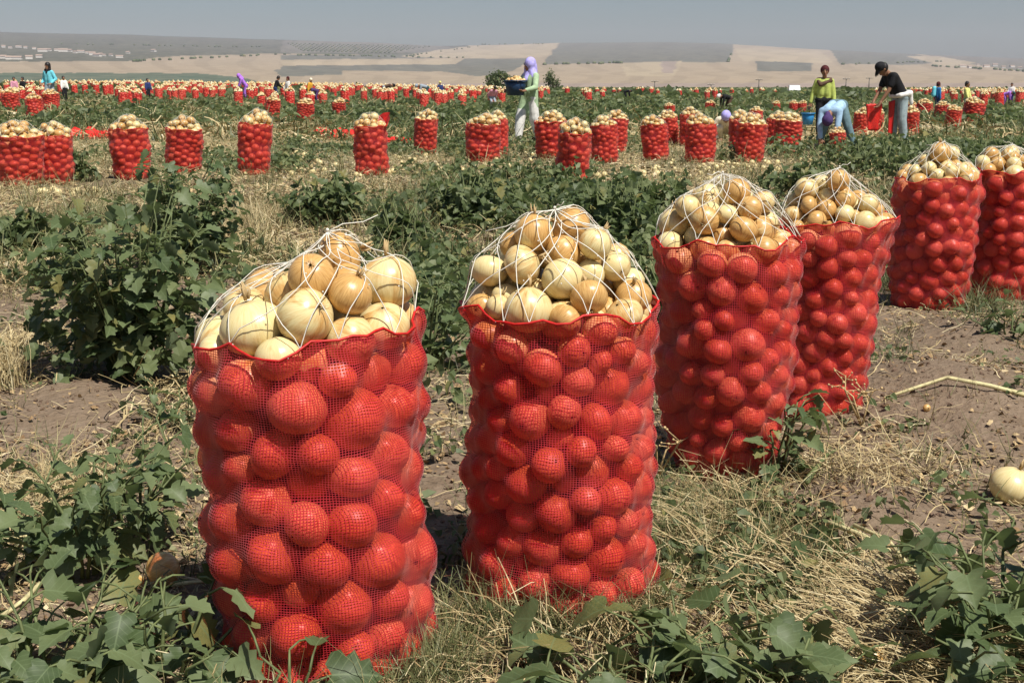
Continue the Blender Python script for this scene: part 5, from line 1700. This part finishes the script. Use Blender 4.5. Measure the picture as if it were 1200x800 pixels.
def stalk(pts, r0, r1, label, lift=.012, mat='palestalk', nodes=False):
    P_ = []
    for (px, py, dz) in pts:
        b = at(px, py); P_.append(Vector((b.x, b.y, b.z + lift + dz)))
    mb = MB(); mb.tube(P_, list(np.linspace(r0, r1, len(P_))), 7)
    if nodes:
        for p_ in P_[1:-1]: mb.ball(p_, r0 * 1.25, 8, 5)
    tag(add('dry_stalk', mb.mesh('dry_stalk', M[mat]), None), label, 'stalk')
stalk([(778, 722, .02), (800, 744, .02), (822, 762, .025), (845, 782, .02), (872, 812, .02)], .008, .010, 'thick jointed pale stalk among low weeds below the second nearest sack', nodes=True)
stalk([(1036, 470, .0), (1075, 460, .01), (1110, 452, .02), (1160, 460, .01), (1215, 470, .0)], .006, .009, 'long pale onion stalk lying across the soil mounds')
stalk([(0, 745, .03), (28, 735, .05), (50, 722, .07)], .006, .006, 'short pale stalk among large leaved weed at the left border')
stalk([(965, 618, .01), (1010, 640, .02), (1055, 664, .015), (1085, 690, .01)], .008, .004, 'flattened pale onion top on the straw right of the bare patch')
stalk([(1000, 628, .02), (1040, 650, .03), (1075, 690, .02), (1090, 730, .01)], .006, .003, 'thin pale onion top crossing the flattened one')
stalk([(200, 690, .0), (225, 692, .01), (245, 690, .0)], .006, .004, 'short broken stalk beside the fallen golden onion')
stalk([(60, 618, .01), (120, 622, .02), (160, 616, .01)], .005, .003, 'grey dry stalk lying under the sprawling weed')
stalk([(0, 650, .03), (40, 640, .02), (90, 655, .01)], .006, .004, 'bent dry stalk at the left border above the large leaved weed')
stalk([(944, 573, .01), (956, 560, .02), (968, 548, .03), (982, 540, .03)], .011, .004, 'curled yellow green onion leaf lying right of the broad sack', mat='stem')

def tuft_thing(px, py, n, h, w, label, seed):
    b = at(px, py); q = np.random.default_rng(seed)
    pos = np.stack([q.normal(0, w, n), q.normal(0, w, n), np.full(n, -.005)], 1)
    L = q.uniform(.5, 1, n) * h
    V, F, T = scatter(BLADE, pos, q.uniform(0, 6.28, n), q.normal(0, .35, n), q.normal(0, .25, n), np.stack([q.uniform(.003, .006, n), L, L], 1), q.uniform(.45, 1, n))
    tag(add('dry_grass_tuft', mesh_np('dry_grass_tuft', V, F, [M['straw']], attrs={'tint': T}), loc=b), label, 'grass tuft', 'dry grass tufts')
tuft_thing(288, 276, 420, .36, .16, 'straw coloured grass tuft right behind the nearest sack', 1)
tuft_thing(6, 452, 200, .28, .05, 'straw coloured grass tuft at the left border beside the tallest bush', 2)
tuft_thing(320, 262, 260, .3, .12, 'straw coloured grass tuft left of the round dark bush', 3)
tuft_thing(600, 208, 160, .3, .1, 'straw coloured grass tuft at the feet of the tub woman', 4)

def twig(px, py, label, seed, h=.22, w=.16):
    q = random.Random(seed); b = at(px, py); mb = MB()
    for k in range(5):
        a = q.uniform(0, 6.28); e = Vector((math.cos(a) * w * q.uniform(.3, 1), math.sin(a) * w * .5 * q.uniform(.3, 1), h * q.uniform(.5, 1)))
        m_ = e * .55 + Vector((q.uniform(-.03, .03), q.uniform(-.02, .02), .03))
        mb.tube([(0, 0, 0), m_, e], [.004, .003, .0015], 4)
        for j in range(5):
            t = q.uniform(.3, 1); c = m_.lerp(e, t); f = c + Vector((q.uniform(-.05, .05), q.uniform(-.03, .03), q.uniform(-.01, .05)))
            mb.tube([c, f], [.002, .001], 3); mb.ball(f, q.uniform(.003, .006), 5, 4)
    tag(add('dry_twig', mb.mesh('dry_twig', M['neck']), loc=b), label, 'twig')
twig(800, 540, 'dry seeding twig in front of the broad sack, lower left', 4, .34, .22)
twig(770, 560, 'dry twig on the ground between the second and third nearest sacks', 7, .2, .2)
twig(1010, 500, 'dry twig leaning at the foot of the outward leaning sack', 9, .2, .12)

# the mouth flap of the open sack
b = at(451, 205); d = project(b)[2][0]; s = 1 / scale_at(d)
for o in bpy.data.objects:
    if o.get('label', '').startswith('red onion sack with its red mouth flap'):
        mb = MB(); n = 14; vs = []; fs = []
        for i in range(n + 1):
            for k in range(5):
                a = -.5 + 2.2 * i / n; t = k / 4
                q = .215 + .05 * t + .02 * math.sin(i * 1.3) * t
                vs.append((q * math.cos(a), q * math.sin(a), .69 + .20 * t * math.sin(math.pi * i / n) ** .5))
        for i in range(n):
            for k in range(4): fs.append((i * 5 + k, i * 5 + k + 1, (i + 1) * 5 + k + 1, (i + 1) * 5 + k))
        nb_ = len(vs); vs += [(x * .985, y_ * .985, z) for (x, y_, z) in vs]; fs += [tuple(q + nb_ for q in reversed(f)) for f in fs]
        mb.add(vs, fs); fl = add('mouth_flap', mb.mesh('mouth_flap', M['redcloth']), o); fl.rotation_euler = (0, 0, -o.rotation_euler.z)

# ------------------------------------------------------------------ haze
mb = MB(); mb.box((0, 2850, 133), (16000, 8000, 278))
hz = add('haze', mb.mesh('haze', [], False))
t = NT('haze_air')
v = t.n('ShaderNodeVolumePrincipled'); v.inputs['Color'].default_value = (.88, .88, 1.0, 1); v.inputs['Density'].default_value = HAZE
t.l(v.outputs[0], t.out.inputs['Volume'])
hz.data.materials.append(t.m)
tag(hz, 'pale summer haze over the plain', 'haze', kind='stuff')
